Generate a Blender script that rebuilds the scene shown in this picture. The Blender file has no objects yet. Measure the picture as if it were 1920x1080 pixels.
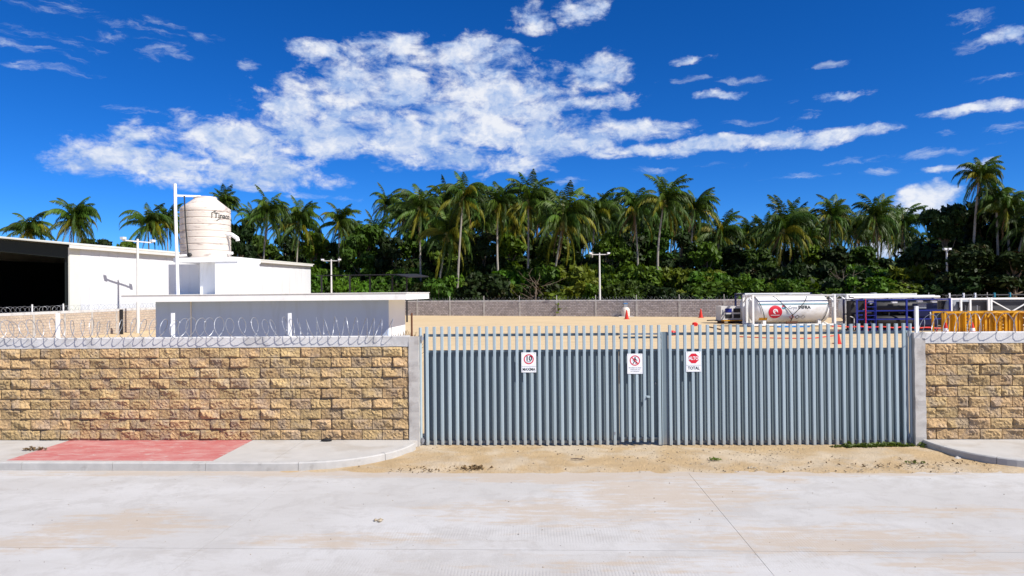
import bpy, math, random
import numpy as np
from mathutils import Vector, Matrix

random.seed(7)
rng = np.random.default_rng(7)
S = bpy.context.scene
COL = S.collection
R = math.radians

# ------------------------------------------------------------------ camera
CAM_Z, FPX = 2.97, 1280.0
ROLL, PITCH = R(0.524), math.atan(9 / FPX)
fwd = Vector((0, math.cos(PITCH), math.sin(PITCH)))
rgt = Vector((math.cos(ROLL), 0, -math.sin(ROLL)))
rgt = (rgt - fwd * rgt.dot(fwd)).normalized()
upv = rgt.cross(fwd)
cd = bpy.data.cameras.new('camera')
cd.sensor_width = 36; cd.lens = 24; cd.clip_end = 3000; cd.clip_start = 0.05
cam = bpy.data.objects.new('camera', cd); COL.objects.link(cam)
m = Matrix((rgt, upv, -fwd)).transposed().to_4x4(); m.translation = (0, 0, CAM_Z)
cam.matrix_world = m
S.camera = cam
S.cycles.max_bounces = 5; S.cycles.diffuse_bounces = 3; S.cycles.glossy_bounces = 2; S.cycles.transmission_bounces = 2; S.cycles.transparent_max_bounces = 4


def ray(px, py):
    return fwd + rgt * ((px - 960) / FPX) + upv * ((540 - py) / FPX)


def at(px, py, Y):
    d = ray(px, py); d = d * (Y / d.y)
    return Vector((d.x, Y, CAM_Z + d.z))


def atz(px, py, z):
    d = ray(px, py); d = d * ((z - CAM_Z) / d.z)
    return Vector((d.x, d.y, z))


# ------------------------------------------------------------------ sun, exposure
SUN_EL, SUN_PHI = R(46), R(55)      # phi: how far to the right of straight behind the camera
sdir = Vector((math.sin(SUN_PHI) * math.cos(SUN_EL), -math.cos(SUN_PHI) * math.cos(SUN_EL), math.sin(SUN_EL)))
sl = bpy.data.lights.new('sun', 'SUN'); sl.energy = 5.0; sl.angle = R(0.53); sl.color = (1, 0.955, 0.88)
so = bpy.data.objects.new('sun', sl); COL.objects.link(so)
so.rotation_euler = (-sdir).to_track_quat('-Z', 'Y').to_euler()
so.location = sdir * 200
vs = S.view_settings
vs.view_transform = 'Standard'; vs.look = 'None'; vs.exposure = 0.52; vs.gamma = 1.0; vs.use_curve_mapping = False

# ------------------------------------------------------------------ world: sky with clouds
W = bpy.data.worlds.new('World'); S.world = W; W.use_nodes = True
W.cycles.sampling_method = 'MANUAL'; W.cycles.sample_map_resolution = 256
nt = W.node_tree; nt.nodes.clear()


class NB:
    """small helper to write node graphs"""
    def __init__(s, tree): s.t = tree
    def n(s, kind, **kw):
        x = s.t.nodes.new(kind)
        for k, v in kw.items(): setattr(x, k, v)
        return x
    def link(s, a, b): s.t.links.new(a, b)
    def put(s, sock, v):
        if v is None: return
        if isinstance(v, bpy.types.NodeSocket): s.link(v, sock)
        else: sock.default_value = v
    def math(s, op, a, b=None, c=None, clamp=False):
        x = s.n('ShaderNodeMath', operation=op, use_clamp=clamp)
        s.put(x.inputs[0], a); s.put(x.inputs[1], b); s.put(x.inputs[2], c)
        return x.outputs[0]
    def vmath(s, op, a, b=None, scale=None):
        x = s.n('ShaderNodeVectorMath', operation=op)
        s.put(x.inputs[0], a); s.put(x.inputs[1], b)
        if scale is not None: s.put(x.inputs['Scale'], scale)
        return x.outputs[1] if op in ('LENGTH', 'DOT_PRODUCT') else x.outputs[0]
    dim = '3D'
    def noise(s, vec, scale, detail=4, rough=0.55, dist=0.0, color=False):
        x = s.n('ShaderNodeTexNoise', noise_dimensions=s.dim); s.put(x.inputs['Vector'], vec)
        x.inputs['Scale'].default_value = scale; x.inputs['Detail'].default_value = detail
        x.inputs['Roughness'].default_value = rough; x.inputs['Distortion'].default_value = dist
        return x.outputs[1] if color else x.outputs[0]
    def mix(s, f, a, b, blend='MIX'):
        x = s.n('ShaderNodeMix', data_type='RGBA', blend_type=blend)
        s.put(x.inputs[0], f); s.put(x.inputs[6], a); s.put(x.inputs[7], b)
        return x.outputs[2]
    def ramp(s, v, a, b, smooth=True):
        x = s.n('ShaderNodeMapRange', interpolation_type='SMOOTHSTEP' if smooth else 'LINEAR')
        s.put(x.inputs['Value'], v); s.put(x.inputs['From Min'], a); s.put(x.inputs['From Max'], b)
        return x.outputs[0]
    def comb(s, x, y, z):
        c = s.n('ShaderNodeCombineXYZ'); s.put(c.inputs[0], x); s.put(c.inputs[1], y); s.put(c.inputs[2], z)
        return c.outputs[0]
    def sep(s, v):
        c = s.n('ShaderNodeSeparateXYZ'); s.put(c.inputs[0], v); return c.outputs


g = NB(nt)
sky = g.n('ShaderNodeTexSky', sky_type='NISHITA')
sky.sun_disc = False; sky.sun_elevation = SUN_EL; sky.sun_rotation = math.atan2(sdir.x, sdir.y)
sky.altitude = 3500; sky.air_density = 1.0; sky.dust_density = 0.35; sky.ozone_density = 5.0
tc = g.n('ShaderNodeTexCoord')
dx, dy, dz = g.sep(tc.outputs['Generated'])
az = g.math('ARCTAN2', dx, dy)
el = g.math('ARCSINE', dz)
hs = g.n('ShaderNodeHueSaturation'); hs.inputs['Saturation'].default_value = 1.28
g.link(sky.outputs[0], hs.inputs['Color'])
gm = g.n('ShaderNodeGamma'); gm.inputs[1].default_value = 1.0
g.link(hs.outputs[0], gm.inputs[0])
skycol = g.mix(1.0, gm.outputs[0], (0.50, 0.83, 1.16, 1), 'MULTIPLY')

# clouds lie on the dome, by compass bearing and height above the horizon (both in radians)
CLOUDS = [  # centre and half size in photo pixels, weight
    (180, 292, 82, 40, 1), (262, 245, 62, 17, .8), (300, 315, 100, 32, 1), (440, 268, 120, 50, 1), (440, 318, 180, 34, .8),
    (560, 205, 70, 55, 1), (590, 92, 46, 20, .85), (690, 108, 60, 34, .9), (772, 95, 52, 30, .95), (700, 158, 118, 40, 1),
    (650, 245, 180, 55, 1), (890, 105, 76, 38, 1), (880, 168, 95, 55, 1), (800, 255, 200, 58, 1), (965, 195, 115, 58, 1),
    (900, 302, 130, 24, .9), (1010, 255, 160, 38, 1), (1130, 135, 60, 30, .95), (1090, 193, 150, 15, .85), (1180, 245, 115, 20, .9),
    (1240, 283, 160, 12, .95), (1400, 268, 220, 15, 1), (1550, 252, 120, 12, .95), (1000, 40, 42, 28, .95), (1090, 20, 38, 28, .95),
    (1015, 88, 22, 10, .7), (1290, 110, 48, 9, .8), (1340, 178, 40, 8, .75), (1580, 182, 50, 8, .7), (1820, 55, 44, 34, .5),
    (1895, 70, 55, 18, .9), (1840, 208, 110, 11, .8), (1735, 375, 62, 32, 1.1), (1690, 385, 26, 16, 1.0), (1660, 460, 36, 28, 1),
    (80, 85, 95, 28, .40), (200, 60, 34, 22, .38), (300, 75, 70, 36, .34), (455, 120, 20, 11, .6), (100, 10, 70, 22, .36),
    (90, 128, 90, 12, .36), (1790, 312, 70, 6, .7), (600, 369, 62, 7, .62), (1070, 341, 45, 9, .6), (1780, 248, 26, 7, .6),
    (1550, 125, 40, 8, .5), (1650, 320, 40, 8, .55), (1480, 190, 26, 7, .5), (1870, 245, 50, 10, .5), (2080, 180, 120, 60, .9),
    (1290, 150, 60, 7, .5), (1400, 150, 50, 8, .5), (1440, 225, 90, 7, .45), (1700, 290, 120, 8, .45), (1250, 320, 120, 8, .4), (1500, 330, 100, 6, .45), (1850, 150, 60, 10, .45), (560, 350, 40, 7, .6), (240, 205, 60, 9, .4),
    (-160, 240, 100, 50, .6), (2150, 330, 150, 20, .9), (-150, 60, 140, 40, .4), (700, -120, 200, 60, .9), (1500, -140, 160, 50, .9)]
g.dim = '2D'
wv = g.comb(az, g.math('MULTIPLY', el, 1.35), 0.0)
warpc = g.noise(wv, 11.0, 6, 0.62, color=True)
wx, wy, _ = g.sep(g.vmath('SUBTRACT', warpc, (0.5, 0.5, 0.5)))
azw = g.math('MULTIPLY_ADD', wx, 0.055, az)
elw = g.math('MULTIPLY_ADD', wy, 0.024, el)


def cloud_mask(sel):
    mk = None
    for cx, cy, rx, ry, w in sel:
        c0 = ray(cx, cy).normalized(); c1 = ray(cx + rx, cy).normalized(); c2 = ray(cx, cy - ry).normalized()
        a0, e0 = math.atan2(c0.x, c0.y), math.asin(c0.z)
        ra = abs(math.atan2(c1.x, c1.y) - a0) * 1.04; re = abs(math.asin(c2.z) - e0) * 1.0
        x = g.math('MULTIPLY_ADD', azw, 1 / ra, -a0 / ra)
        y = g.math('MULTIPLY_ADD', elw, 1 / re, -e0 / re)
        d = g.math('MULTIPLY_ADD', y, y, g.math('MULTIPLY', x, x))
        v = g.math('MULTIPLY_ADD', d, -0.62 * w, w)
        mk = v if mk is None else g.math('SMOOTH_MAX', mk, v, 0.10)
    return g.math('MAXIMUM', mk, -1.3)


mask = cloud_mask([c for c in CLOUDS if c[4] > .66])
wisp = cloud_mask([c for c in CLOUDS if c[4] <= .66])
# beyond the frame the same kind of fair-weather cloud goes on, scattered
g.dim = '3D'
far = g.noise(g.vmath('MULTIPLY', tc.outputs['Generated'], (1, 1, 2.2)), 2.3, 3, 0.5)
g.dim = '2D'
inframe = g.math('MULTIPLY', g.ramp(g.math('ABSOLUTE', az), 0.85, 0.70), g.ramp(el, 0.62, 0.48))
farm = g.math('SUBTRACT', g.math('MULTIPLY_ADD', far, 4.2, -2.0), g.math('MULTIPLY', inframe, 9.0))
mask = g.math('MAXIMUM', mask, farm)


def billow(vec):
    """heaped, rounded lobes: layers of soft cells"""
    w3 = g.vmath('ADD', vec, g.vmath('SCALE', g.vmath('SUBTRACT', g.noise(vec, 26.0, 3, 0.6, color=True), (0.5, 0.5, 0.5)), scale=0.045))
    x = g.n('ShaderNodeTexVoronoi', feature='F1', normalize=True, voronoi_dimensions='2D'); g.put(x.inputs['Vector'], w3)
    x.inputs['Scale'].default_value = 17.0; x.inputs['Detail'].default_value = 3.0; x.inputs['Roughness'].default_value = 0.58
    x.inputs['Lacunarity'].default_value = 2.3
    return g.math('MULTIPLY_ADD', x.outputs['Distance'], -2.0, 1.0)


fine = g.noise(g.comb(az, g.math('MULTIPLY', el, 2.1), 0.0), 17.0, 11, 0.63, 0.2)
b0 = billow(wv)
body = g.math('MULTIPLY_ADD', b0, 0.42, g.math('MULTIPLY_ADD', fine, 2.7, -1.58))
dens = g.math('ADD', mask, body)
cov = g.math('MULTIPLY', g.ramp(dens, 0.0, 0.95), 0.95)
streak = g.noise(g.comb(g.math('MULTIPLY', azw, 0.55), g.math('MULTIPLY', elw, 2.4), 3.0), 24.0, 8, 0.64, 0.3)
wd_ = g.math('ADD', g.math('MULTIPLY', wisp, 1.7), g.math('MULTIPLY_ADD', streak, 4.2, -2.3))
wcov = g.math('MULTIPLY', g.ramp(wd_, 0.15, 1.7), 0.62)
# light from the upper right of the view: lobes bright on that side, blue-grey in the hollows and below
b1 = billow(g.vmath('ADD', wv, (0.010, 0.018, 0.0)))
lit = g.math('MULTIPLY_ADD', g.math('SUBTRACT', b0, b1), 1.2, 0.40)
lit = g.math('ADD', lit, g.math('MULTIPLY_ADD', g.noise(wv, 8.0, 5, 0.6), 1.5, -0.75))
thick = g.ramp(dens, 0.1, 1.5)
lit = g.math('MULTIPLY_ADD', thick, 0.10, lit, clamp=True)
ccol = g.mix(lit, (3.1, 4.3, 6.8, 1), (7.3, 7.5, 7.95, 1))
final = g.mix(wcov, skycol, (5.6, 6.4, 7.6, 1))
final = g.mix(cov, final, ccol)
bg = g.n('ShaderNodeBackground'); bg.inputs['Strength'].default_value = 0.085
g.link(final, bg.inputs['Color'])
wo = g.n('ShaderNodeOutputWorld'); g.link(bg.outputs[0], wo.inputs['Surface'])

# ------------------------------------------------------------------ materials
def mat(name, col, rough=0.8, var=0.15, scale=4.0, bump=0.0, bscale=40.0, metal=0.0, rand=0.0, col2=None, c2scale=2.0,
        c2edge=(0.5, 0.62), coord='Object', trans=0.0, spec=0.4, detail=5, randhue=0.0, stretch=None, dust=None):
    mt = bpy.data.materials.new(name); mt.use_nodes = True
    t = mt.node_tree; t.nodes.clear(); q = NB(t)
    tcn = q.n('ShaderNodeTexCoord'); vec = tcn.outputs[coord]
    oi = q.n('ShaderNodeObjectInfo')
    if rand or randhue:
        vec = q.vmath('ADD', vec, q.comb(q.math('MULTIPLY', oi.outputs['Random'], 91.0), q.math('MULTIPLY', oi.outputs['Random'], 37.0), 0.0))
    if stretch: vec = q.vmath('MULTIPLY', vec, stretch)
    c = tuple(col) + (1,)
    if col2 is not None:
        f = q.ramp(q.noise(vec, c2scale, 6, 0.6, 0.3), *c2edge)
        c = q.mix(f, c, tuple(col2) + (1,))
    nz = q.noise(vec, scale, detail, 0.6)
    k = q.math('MULTIPLY_ADD', q.math('SUBTRACT', nz, 0.5), var * 3.2, 1.0)
    if rand:
        k = q.math('MULTIPLY', k, q.math('MULTIPLY_ADD', oi.outputs['Random'], 2 * rand, 1 - rand))
    c = q.mix(1.0, c, q.comb(k, k, k), 'MULTIPLY')
    if randhue:
        h = q.n('ShaderNodeHueSaturation')
        r2 = q.math('FRACT', q.math('MULTIPLY', oi.outputs['Random'], 17.3))
        q.put(h.inputs['Hue'], q.math('MULTIPLY_ADD', r2, 2 * randhue, 0.5 - randhue)); q.put(h.inputs['Color'], c)
        c = h.outputs[0]
    if dust:      # dirt splashed up from the ground, ragged at its upper edge
        zz_ = q.sep(tcn.outputs['Object'])[2]
        dz_ = q.math('MULTIPLY_ADD', q.noise(vec, 9.0, 6, 0.7), 0.9 * dust[1], q.math('SUBTRACT', -0.25 * dust[1], zz_))
        c = q.mix(q.math('MULTIPLY', q.ramp(dz_, -0.35 * dust[1], 0.35 * dust[1]), dust[2]), c, tuple(dust[0]) + (1,))
    b = q.n('ShaderNodeBsdfPrincipled')
    q.put(b.inputs['Base Color'], c); b.inputs['Roughness'].default_value = rough; b.inputs['Metallic'].default_value = metal
    b.inputs['Specular IOR Level'].default_value = spec
    if bump:
        bn = q.n('ShaderNodeBump'); bn.inputs['Strength'].default_value = 1.0; bn.inputs['Distance'].default_value = bump
        q.put(bn.inputs['Height'], q.noise(vec, bscale, 8, 0.65)); q.link(bn.outputs[0], b.inputs['Normal'])
    out = q.n('ShaderNodeOutputMaterial'); sh = b.outputs[0]
    if trans:
        tr = q.n('ShaderNodeBsdfTranslucent'); q.put(tr.inputs[0], q.mix(1.0, c, (1.25, 1.2, 0.5, 1), 'MULTIPLY'))
        ms = q.n('ShaderNodeMixShader'); ms.inputs[0].default_value = trans
        q.link(sh, ms.inputs[1]); q.link(tr.outputs[0], ms.inputs[2]); sh = ms.outputs[0]
    q.link(sh, out.inputs['Surface'])
    return mt


M = {}
M['sand'] = mat('sand', (0.53, 0.40, 0.235), 0.95, 0.12, 0.6, 0.02, 9, col2=(0.46, 0.345, 0.205), c2scale=0.5, c2edge=(.5, .75), stretch=(.35, 1, 1))
M['apron'] = mat('apron_sand', (0.40, 0.285, 0.155), 0.95, 0.16, 3.0, 0.03, 22, col2=(0.44, 0.355, 0.25), c2scale=0.9, c2edge=(0.42, 0.6))
M['block'] = mat('split_block', (0.44, 0.300, 0.148), 0.95, 0.34, 20, 0.022, 55, rand=0.17, randhue=0.007, col2=(0.36, 0.265, 0.170), c2scale=3.0, c2edge=(0.45, 0.65))
M['mortar'] = mat('mortar', (0.20, 0.175, 0.18), 0.95, 0.12, 12, 0.004, 80)
M['concrete'] = mat('concrete', (0.44, 0.415, 0.385), 0.9, 0.16, 3.5, 0.004, 50, col2=(0.34, 0.31, 0.285), c2scale=2.0)
M['cap'] = mat('cap_concrete', (0.56, 0.545, 0.53), 0.9, 0.14, 4, 0.005, 45, col2=(0.44, 0.425, 0.41), c2scale=1.6)
M['walk'] = mat('walk_concrete', (0.415, 0.395, 0.37), 0.9, 0.09, 2.5, 0.002, 60, col2=(0.37, 0.34, 0.305), c2scale=0.9)
M['kerb'] = mat('kerb_concrete', (0.40, 0.385, 0.365), 0.9, 0.15, 5, 0.003, 60, col2=(0.29, 0.275, 0.255), c2scale=2.5, c2edge=(0.55, 0.7))
M['picket'] = mat('picket_paint', (0.335, 0.41, 0.445), 0.45, 0.07, 2.0, rand=0.08, dust=((.36, .29, .2), .5, .55), spec=0.35, stretch=(4, 4, .5))
M['sheet'] = mat('sheet_paint', (0.148, 0.190, 0.215), 0.5, 0.09, 1.5, dust=((.27, .21, .15), .6, .6), spec=0.3, stretch=(3, 3, .4))
M['galv'] = mat('galvanised_wire', (0.34, 0.35, 0.37), 0.5, 0.1, 8, metal=0.5)
M['whitepaint'] = mat('white_paint', (0.80, 0.80, 0.79), 0.6, 0.03, 1.2, col2=(0.74, 0.73, 0.71), c2scale=0.6, c2edge=(0.5, 0.8))
M['stucco'] = mat('white_stucco', (0.78, 0.78, 0.78), 0.85, 0.03, 1.0, 0.002, 60, col2=(0.66, 0.65, 0.63), c2scale=2.2, c2edge=(.52, .78), stretch=(1, 1, .16))
M['front_shade'] = mat('shade_tinted_stucco', (0.36, 0.45, 0.63), 0.85, 0.03, 1.0, 0.002, 60, col2=(0.32, 0.39, 0.53), c2scale=2.0, c2edge=(.48, .78), stretch=(1, 1, .15))  # white stucco with the front's blue-grey shade put into its colour
M['stucco2'] = mat('weathered_stucco', (0.78, 0.78, 0.77), 0.85, 0.05, 1.2, 0.002, 60, col2=(0.55, 0.53, 0.50), c2scale=1.6, c2edge=(.55, .8), stretch=(1, 1, .5))
M['tank'] = mat('beige_plastic', (0.60, 0.53, 0.465), 0.55, 0.06, 1.4, col2=(0.36, 0.30, 0.265), c2scale=1.6, c2edge=(0.56, 0.66), stretch=(1, 1, 5))
M['black'] = mat('black_plastic', (0.012, 0.012, 0.014), 0.5, 0.1)
M['steel_dark'] = mat('dark_steel', (0.017, 0.016, 0.018), 0.6, 0.2, 3)
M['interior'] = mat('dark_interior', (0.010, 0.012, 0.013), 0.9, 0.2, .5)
M['green_steel'] = mat('green_steel', (0.004, 0.009, 0.0075), 0.7, 0.15, 1)
M['cladding'] = mat('white_cladding', (0.66, 0.67, 0.685), 0.5, 0.03, .5, col2=(0.56, 0.56, 0.565), c2scale=1.5, c2edge=(.5, .75), stretch=(1, 1, .1))
M['cream'] = mat('cream_trim', (0.66, 0.66, 0.58), 0.6, 0.04, 1)
M['polegrey'] = mat('pole_concrete', (0.60, 0.585, 0.56), 0.8, 0.08, 2)
M['navy'] = mat('navy_paint', (0.006, 0.009, 0.05), 0.4, 0.15, 2)
M['blue'] = mat('blue_paint', (0.012, 0.022, 0.20), 0.4, 0.12, 2)
M['skyblue'] = mat('bright_blue_paint', (0.02, 0.2, 0.55), 0.5, 0.1, 2)
M['red'] = mat('red_plastic', (0.62, 0.02, 0.015), 0.5, 0.08, 3)
M['decal_red'] = mat('decal_red', (0.55, 0.012, 0.03), 0.5, 0.03, 3)
M['sign_red'] = mat('sign_red', (0.62, 0.01, 0.03), 0.5, 0.03, 3)
M['sign_white'] = mat('sign_white', (0.78, 0.78, 0.80), 0.5, 0.03, 3)
M['ink'] = mat('ink', (0.012, 0.02, 0.02), 0.5, 0.05)
M['ink_grey'] = mat('ink_grey', (0.25, 0.26, 0.28), 0.5, 0.05)
M['orange'] = mat('orange_plastic', (0.55, 0.025, 0.01), 0.5, 0.06, 4)
M['yellow'] = mat('yellow_paint', (0.60, 0.29, 0.006), 0.45, 0.16, 1.5, col2=(0.40, 0.18, 0.006), c2scale=1.2)
M['tanksteel'] = mat('tank_white', (0.70, 0.70, 0.70), 0.32, 0.03, 1, col2=(0.60, 0.585, 0.56), c2scale=.8)
M['teal'] = mat('teal_stripe', (0.02, 0.22, 0.30), 0.5, 0.05)
M['tarp'] = mat('grey_tarp', (0.05, 0.05, 0.056), 0.7, 0.2, 1)
M['rust'] = mat('rusty_steel', (0.12, 0.05, 0.025), 0.9, 0.25, 5)
M['trunk'] = mat('palm_trunk', (0.25, 0.225, 0.19), 0.95, 0.3, 2.0, 0.02, 12, rand=0.35, stretch=(1, 1, 4))
M['bark'] = mat('bark', (0.16, 0.12, 0.085), 0.95, 0.25, 2, 0.02, 10)
M['frond'] = mat('frond_green', (0.046, 0.084, 0.009), 0.5, 0.35, 0.7, trans=0.22, rand=0.5, randhue=0.016, spec=0.2)
M['frond_yellow'] = mat('frond_yellow', (0.17, 0.165, 0.010), 0.5, 0.35, 0.7, spec=.2, trans=0.25, rand=0.3, randhue=0.012)
M['frond_dry'] = mat('frond_dry', (0.20, 0.115, 0.05), 0.8, 0.3, 1, rand=0.3)
M['coconut'] = mat('coconut_husk', (0.16, 0.15, 0.03), 0.6, 0.25, 2)
M['leaf'] = mat('leaf_green', (0.062, 0.118, 0.007), 0.55, 0.5, 0.9, trans=0.25, rand=0.30, randhue=0.02, spec=0.15)
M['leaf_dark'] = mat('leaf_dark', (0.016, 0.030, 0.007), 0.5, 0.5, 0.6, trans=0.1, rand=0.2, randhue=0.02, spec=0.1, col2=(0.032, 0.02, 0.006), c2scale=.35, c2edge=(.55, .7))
M['leaf_mid'] = mat('leaf_mid', (0.042, 0.078, 0.007), 0.55, 0.5, 0.7, trans=0.2, rand=0.30, randhue=0.025, spec=0.15)
M['leaf_light'] = mat('leaf_light', (0.105, 0.135, 0.012), 0.55, 0.5, 0.9, trans=0.28, rand=0.3, randhue=0.02, spec=0.15)
M['grass'] = mat('grass_blade', (0.12, 0.17, 0.02), 0.6, 0.3, 5, trans=0.2, rand=.3)
M['dry'] = mat('dry_litter', (0.20, 0.13, 0.06), 0.95, 0.35, 8, rand=.3)
M['stone'] = mat('pebble', (0.34, 0.28, 0.20), 0.95, 0.4, 5, col2=(0.09, 0.07, 0.05), c2scale=3.0, c2edge=(.5, .56))


def mat_wallfar(name, c1, c2, mort, bw, bh, rough=0.95):
    """distant block wall: blocks too small to tell apart, so a brick pattern with relief"""
    mt = bpy.data.materials.new(name); mt.use_nodes = True
    t = mt.node_tree; t.nodes.clear(); q = NB(t)
    tcn = q.n('ShaderNodeTexCoord')
    x, y, z = q.sep(tcn.outputs['Object'])
    v = q.comb(x, z, 0.0)
    br = q.n('ShaderNodeTexBrick'); q.put(br.inputs['Vector'], v)
    br.inputs['Color1'].default_value = c1 + (1,); br.inputs['Color2'].default_value = c2 + (1,); br.inputs['Mortar'].default_value = mort + (1,)
    br.inputs['Scale'].default_value = 1.0; br.inputs['Brick Width'].default_value = bw; br.inputs['Row Height'].default_value = bh
    br.inputs['Mortar Size'].default_value = 0.02; br.inputs['Mortar Smooth'].default_value = 0.2
    nz = q.noise(tcn.outputs['Object'], 9.0, 8, 0.75)
    k = q.math('MULTIPLY_ADD', q.math('SUBTRACT', nz, 0.5), 2.4, 1.0)
    nz2 = q.noise(tcn.outputs['Object'], 0.5, 4, 0.6)
    k = q.math('MULTIPLY', k, q.math('MULTIPLY_ADD', q.math('SUBTRACT', nz2, 0.5), 0.5, 1.0))
    c = q.mix(1.0, br.outputs[0], q.comb(k, k, k), 'MULTIPLY')
    b = q.n('ShaderNodeBsdfPrincipled'); q.put(b.inputs['Base Color'], c); b.inputs['Roughness'].default_value = rough
    bn = q.n('ShaderNodeBump'); bn.inputs['Distance'].default_value = 0.05
    q.put(bn.inputs['Height'], q.math('ADD', nz, q.math('MULTIPLY', br.outputs[1], -0.3))); q.link(bn.outputs[0], b.inputs['Normal'])
    out = q.n('ShaderNodeOutputMaterial'); q.link(b.outputs[0], out.inputs['Surface'])
    return mt


M['farwall'] = mat_wallfar('grey_block_far', (0.44, 0.39, 0.375), (0.29, 0.255, 0.245), (0.16, 0.14, 0.135), 0.4, 0.2)
M['sidewall'] = mat_wallfar('tan_block_far', (0.52, 0.43, 0.33), (0.46, 0.36, 0.27), (0.40, 0.34, 0.30), 0.4, 0.2)

TH = 0.038                                       # the street runs this much askew to the lens
E = Vector((math.cos(TH), -math.sin(TH), 0)); N = Vector((math.sin(TH), math.cos(TH), 0))
W0 = Vector((0, 13.13, 0))                        # a point on the front face of the street wall


def wl(l, off, z): return W0 + E * l + N * off + Vector((0, 0, z))


def lz(px, py, off=0.0):
    d = ray(px, py); k = (W0 + N * off - Vector((0, 0, 0))).dot(N) / d.dot(N)
    p = d * k
    return p.dot(E) - W0.dot(E), CAM_Z + p.z


def mat_road():
    mt = bpy.data.materials.new('road_concrete'); mt.use_nodes = True
    t = mt.node_tree; t.nodes.clear(); q = NB(t)
    tcn = q.n('ShaderNodeTexCoord'); vec = tcn.outputs['Object']
    oi = q.n('ShaderNodeObjectInfo')
    x, y, z = q.sep(vec)
    la = q.math('MULTIPLY_ADD', y, -math.sin(TH), q.math('MULTIPLY', x, math.cos(TH)))      # along the street
    ac = q.math('MULTIPLY_ADD', y, math.cos(TH), q.math('MULTIPLY', x, math.sin(TH)))       # across it
    sv = q.comb(q.math('MULTIPLY', la, 0.35), ac, 0.0)
    base = q.mix(q.ramp(q.noise(sv, 0.8, 6, 0.62, 0.4), 0.38, 0.66), (0.405, 0.388, 0.370, 1), (0.455, 0.442, 0.43, 1))
    base = q.mix(q.math('MULTIPLY', q.ramp(q.noise(vec, 1.6, 10, 0.78, 0.4), 0.46, 0.62), 0.55), base, (0.345, 0.325, 0.305, 1))
    base = q.mix(q.ramp(q.noise(sv, 2.6, 9, 0.78, 0.6), 0.54, 0.72), base, (0.345, 0.315, 0.285, 1))
    # sand dragged out of the gateway and lying in low places
    dust = None
    for cx, cy, rx, ry, w in [(230, 985, 210, 38, .9), (60, 1020, 200, 20, .9), (1250, 925, 270, 44, .95), (1080, 960, 360, 40, .75),
                              (640, 1015, 260, 20, .75), (1560, 1015, 420, 40, .85), (1750, 960, 260, 14, .8), (1040, 895, 280, 16, 1.2), (1150, 1060, 420, 22, .5),
                              (300, 888, 460, 8, .9), (960, 886, 1200, 13, 1.2), (1600, 890, 240, 8, .9), (1800, 1060, 200, 30, .75), (1480, 900, 60, 10, .8)]:
        p0 = atz(cx, cy, 0); p1 = atz(cx + rx, cy, 0); p2 = atz(cx, cy + ry, 0)
        a = abs(p1.x - p0.x); b_ = abs(p2.y - p0.y) * 1.1
        l0 = p0.x * math.cos(TH) - p0.y * math.sin(TH); c0 = p0.x * math.sin(TH) + p0.y * math.cos(TH)
        u = q.math('MULTIPLY_ADD', la, 1 / a, -l0 / a); v = q.math('MULTIPLY_ADD', ac, 1 / b_, -c0 / b_)
        e = q.math('MULTIPLY_ADD', q.math('MULTIPLY_ADD', u, u, q.math('MULTIPLY', v, v)), -w, w)
        dust = e if dust is None else q.math('MAXIMUM', dust, e)
    dn = q.noise(q.comb(q.math('MULTIPLY', la, 0.5), ac, 0.0), 4.5, 11, 0.80, 0.5)
    dn2 = q.noise(q.comb(q.math('MULTIPLY', la, 0.12), ac, 0.0), 9.0, 6, 0.7, 0.2)
    dd = q.math('ADD', q.math('MAXIMUM', dust, -0.5), q.math('MULTIPLY_ADD', q.math('ADD', dn, dn2), 2.8, -2.95))
    df = q.math('MULTIPLY', q.ramp(dd, 0.1, 0.75), 0.72)
    c = q.mix(df, base, (0.40, 0.325, 0.25, 1))
    # tined grooves across the carriageway
    gv = q.math('MULTIPLY_ADD', q.noise(vec, 0.9, 3, 0.5), 0.05, la)
    wave = q.math('MULTIPLY_ADD', q.math('SINE', q.math('MULTIPLY', gv, 2 * math.pi / 0.036)), 0.5, 0.5)
    gm_ = q.math('MULTIPLY', q.ramp(ac, 9.0, 7.8), q.math('MULTIPLY', q.ramp(q.noise(sv, 0.55, 4, 0.6), 0.44, 0.60), q.ramp(la, -3.6, -0.4)))
    tin = q.math('MULTIPLY', q.ramp(wave, 0.35, 0.95), gm_)
    c = q.mix(q.math('MULTIPLY', tin, 0.16), c, (0.24, 0.22, 0.20, 1))
    sc = q.noise(q.comb(q.math('MULTIPLY', la, 0.05), ac, 2.0), 14.0, 4, 0.7)
    c = q.mix(q.math('MULTIPLY', q.ramp(sc, 0.62, 0.74), 0.35), c, (0.34, 0.34, 0.355, 1))
    sp = q.noise(vec, 34.0, 3, 0.5)
    c = q.mix(q.math('MULTIPLY', q.ramp(sp, 0.70, 0.76), 0.5), c, (0.28, 0.25, 0.22, 1))
    b = q.n('ShaderNodeBsdfPrincipled'); q.put(b.inputs['Base Color'], c); b.inputs['Roughness'].default_value = 0.9
    bn = q.n('ShaderNodeBump'); bn.inputs['Distance'].default_value = 0.004
    q.put(bn.inputs['Height'], q.math('ADD', q.math('MULTIPLY', tin, -0.5), q.noise(vec, 30, 6, 0.7))); q.link(bn.outputs[0], b.inputs['Normal'])
    out = q.n('ShaderNodeOutputMaterial'); q.link(b.outputs[0], out.inputs['Surface'])
    return mt


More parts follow.
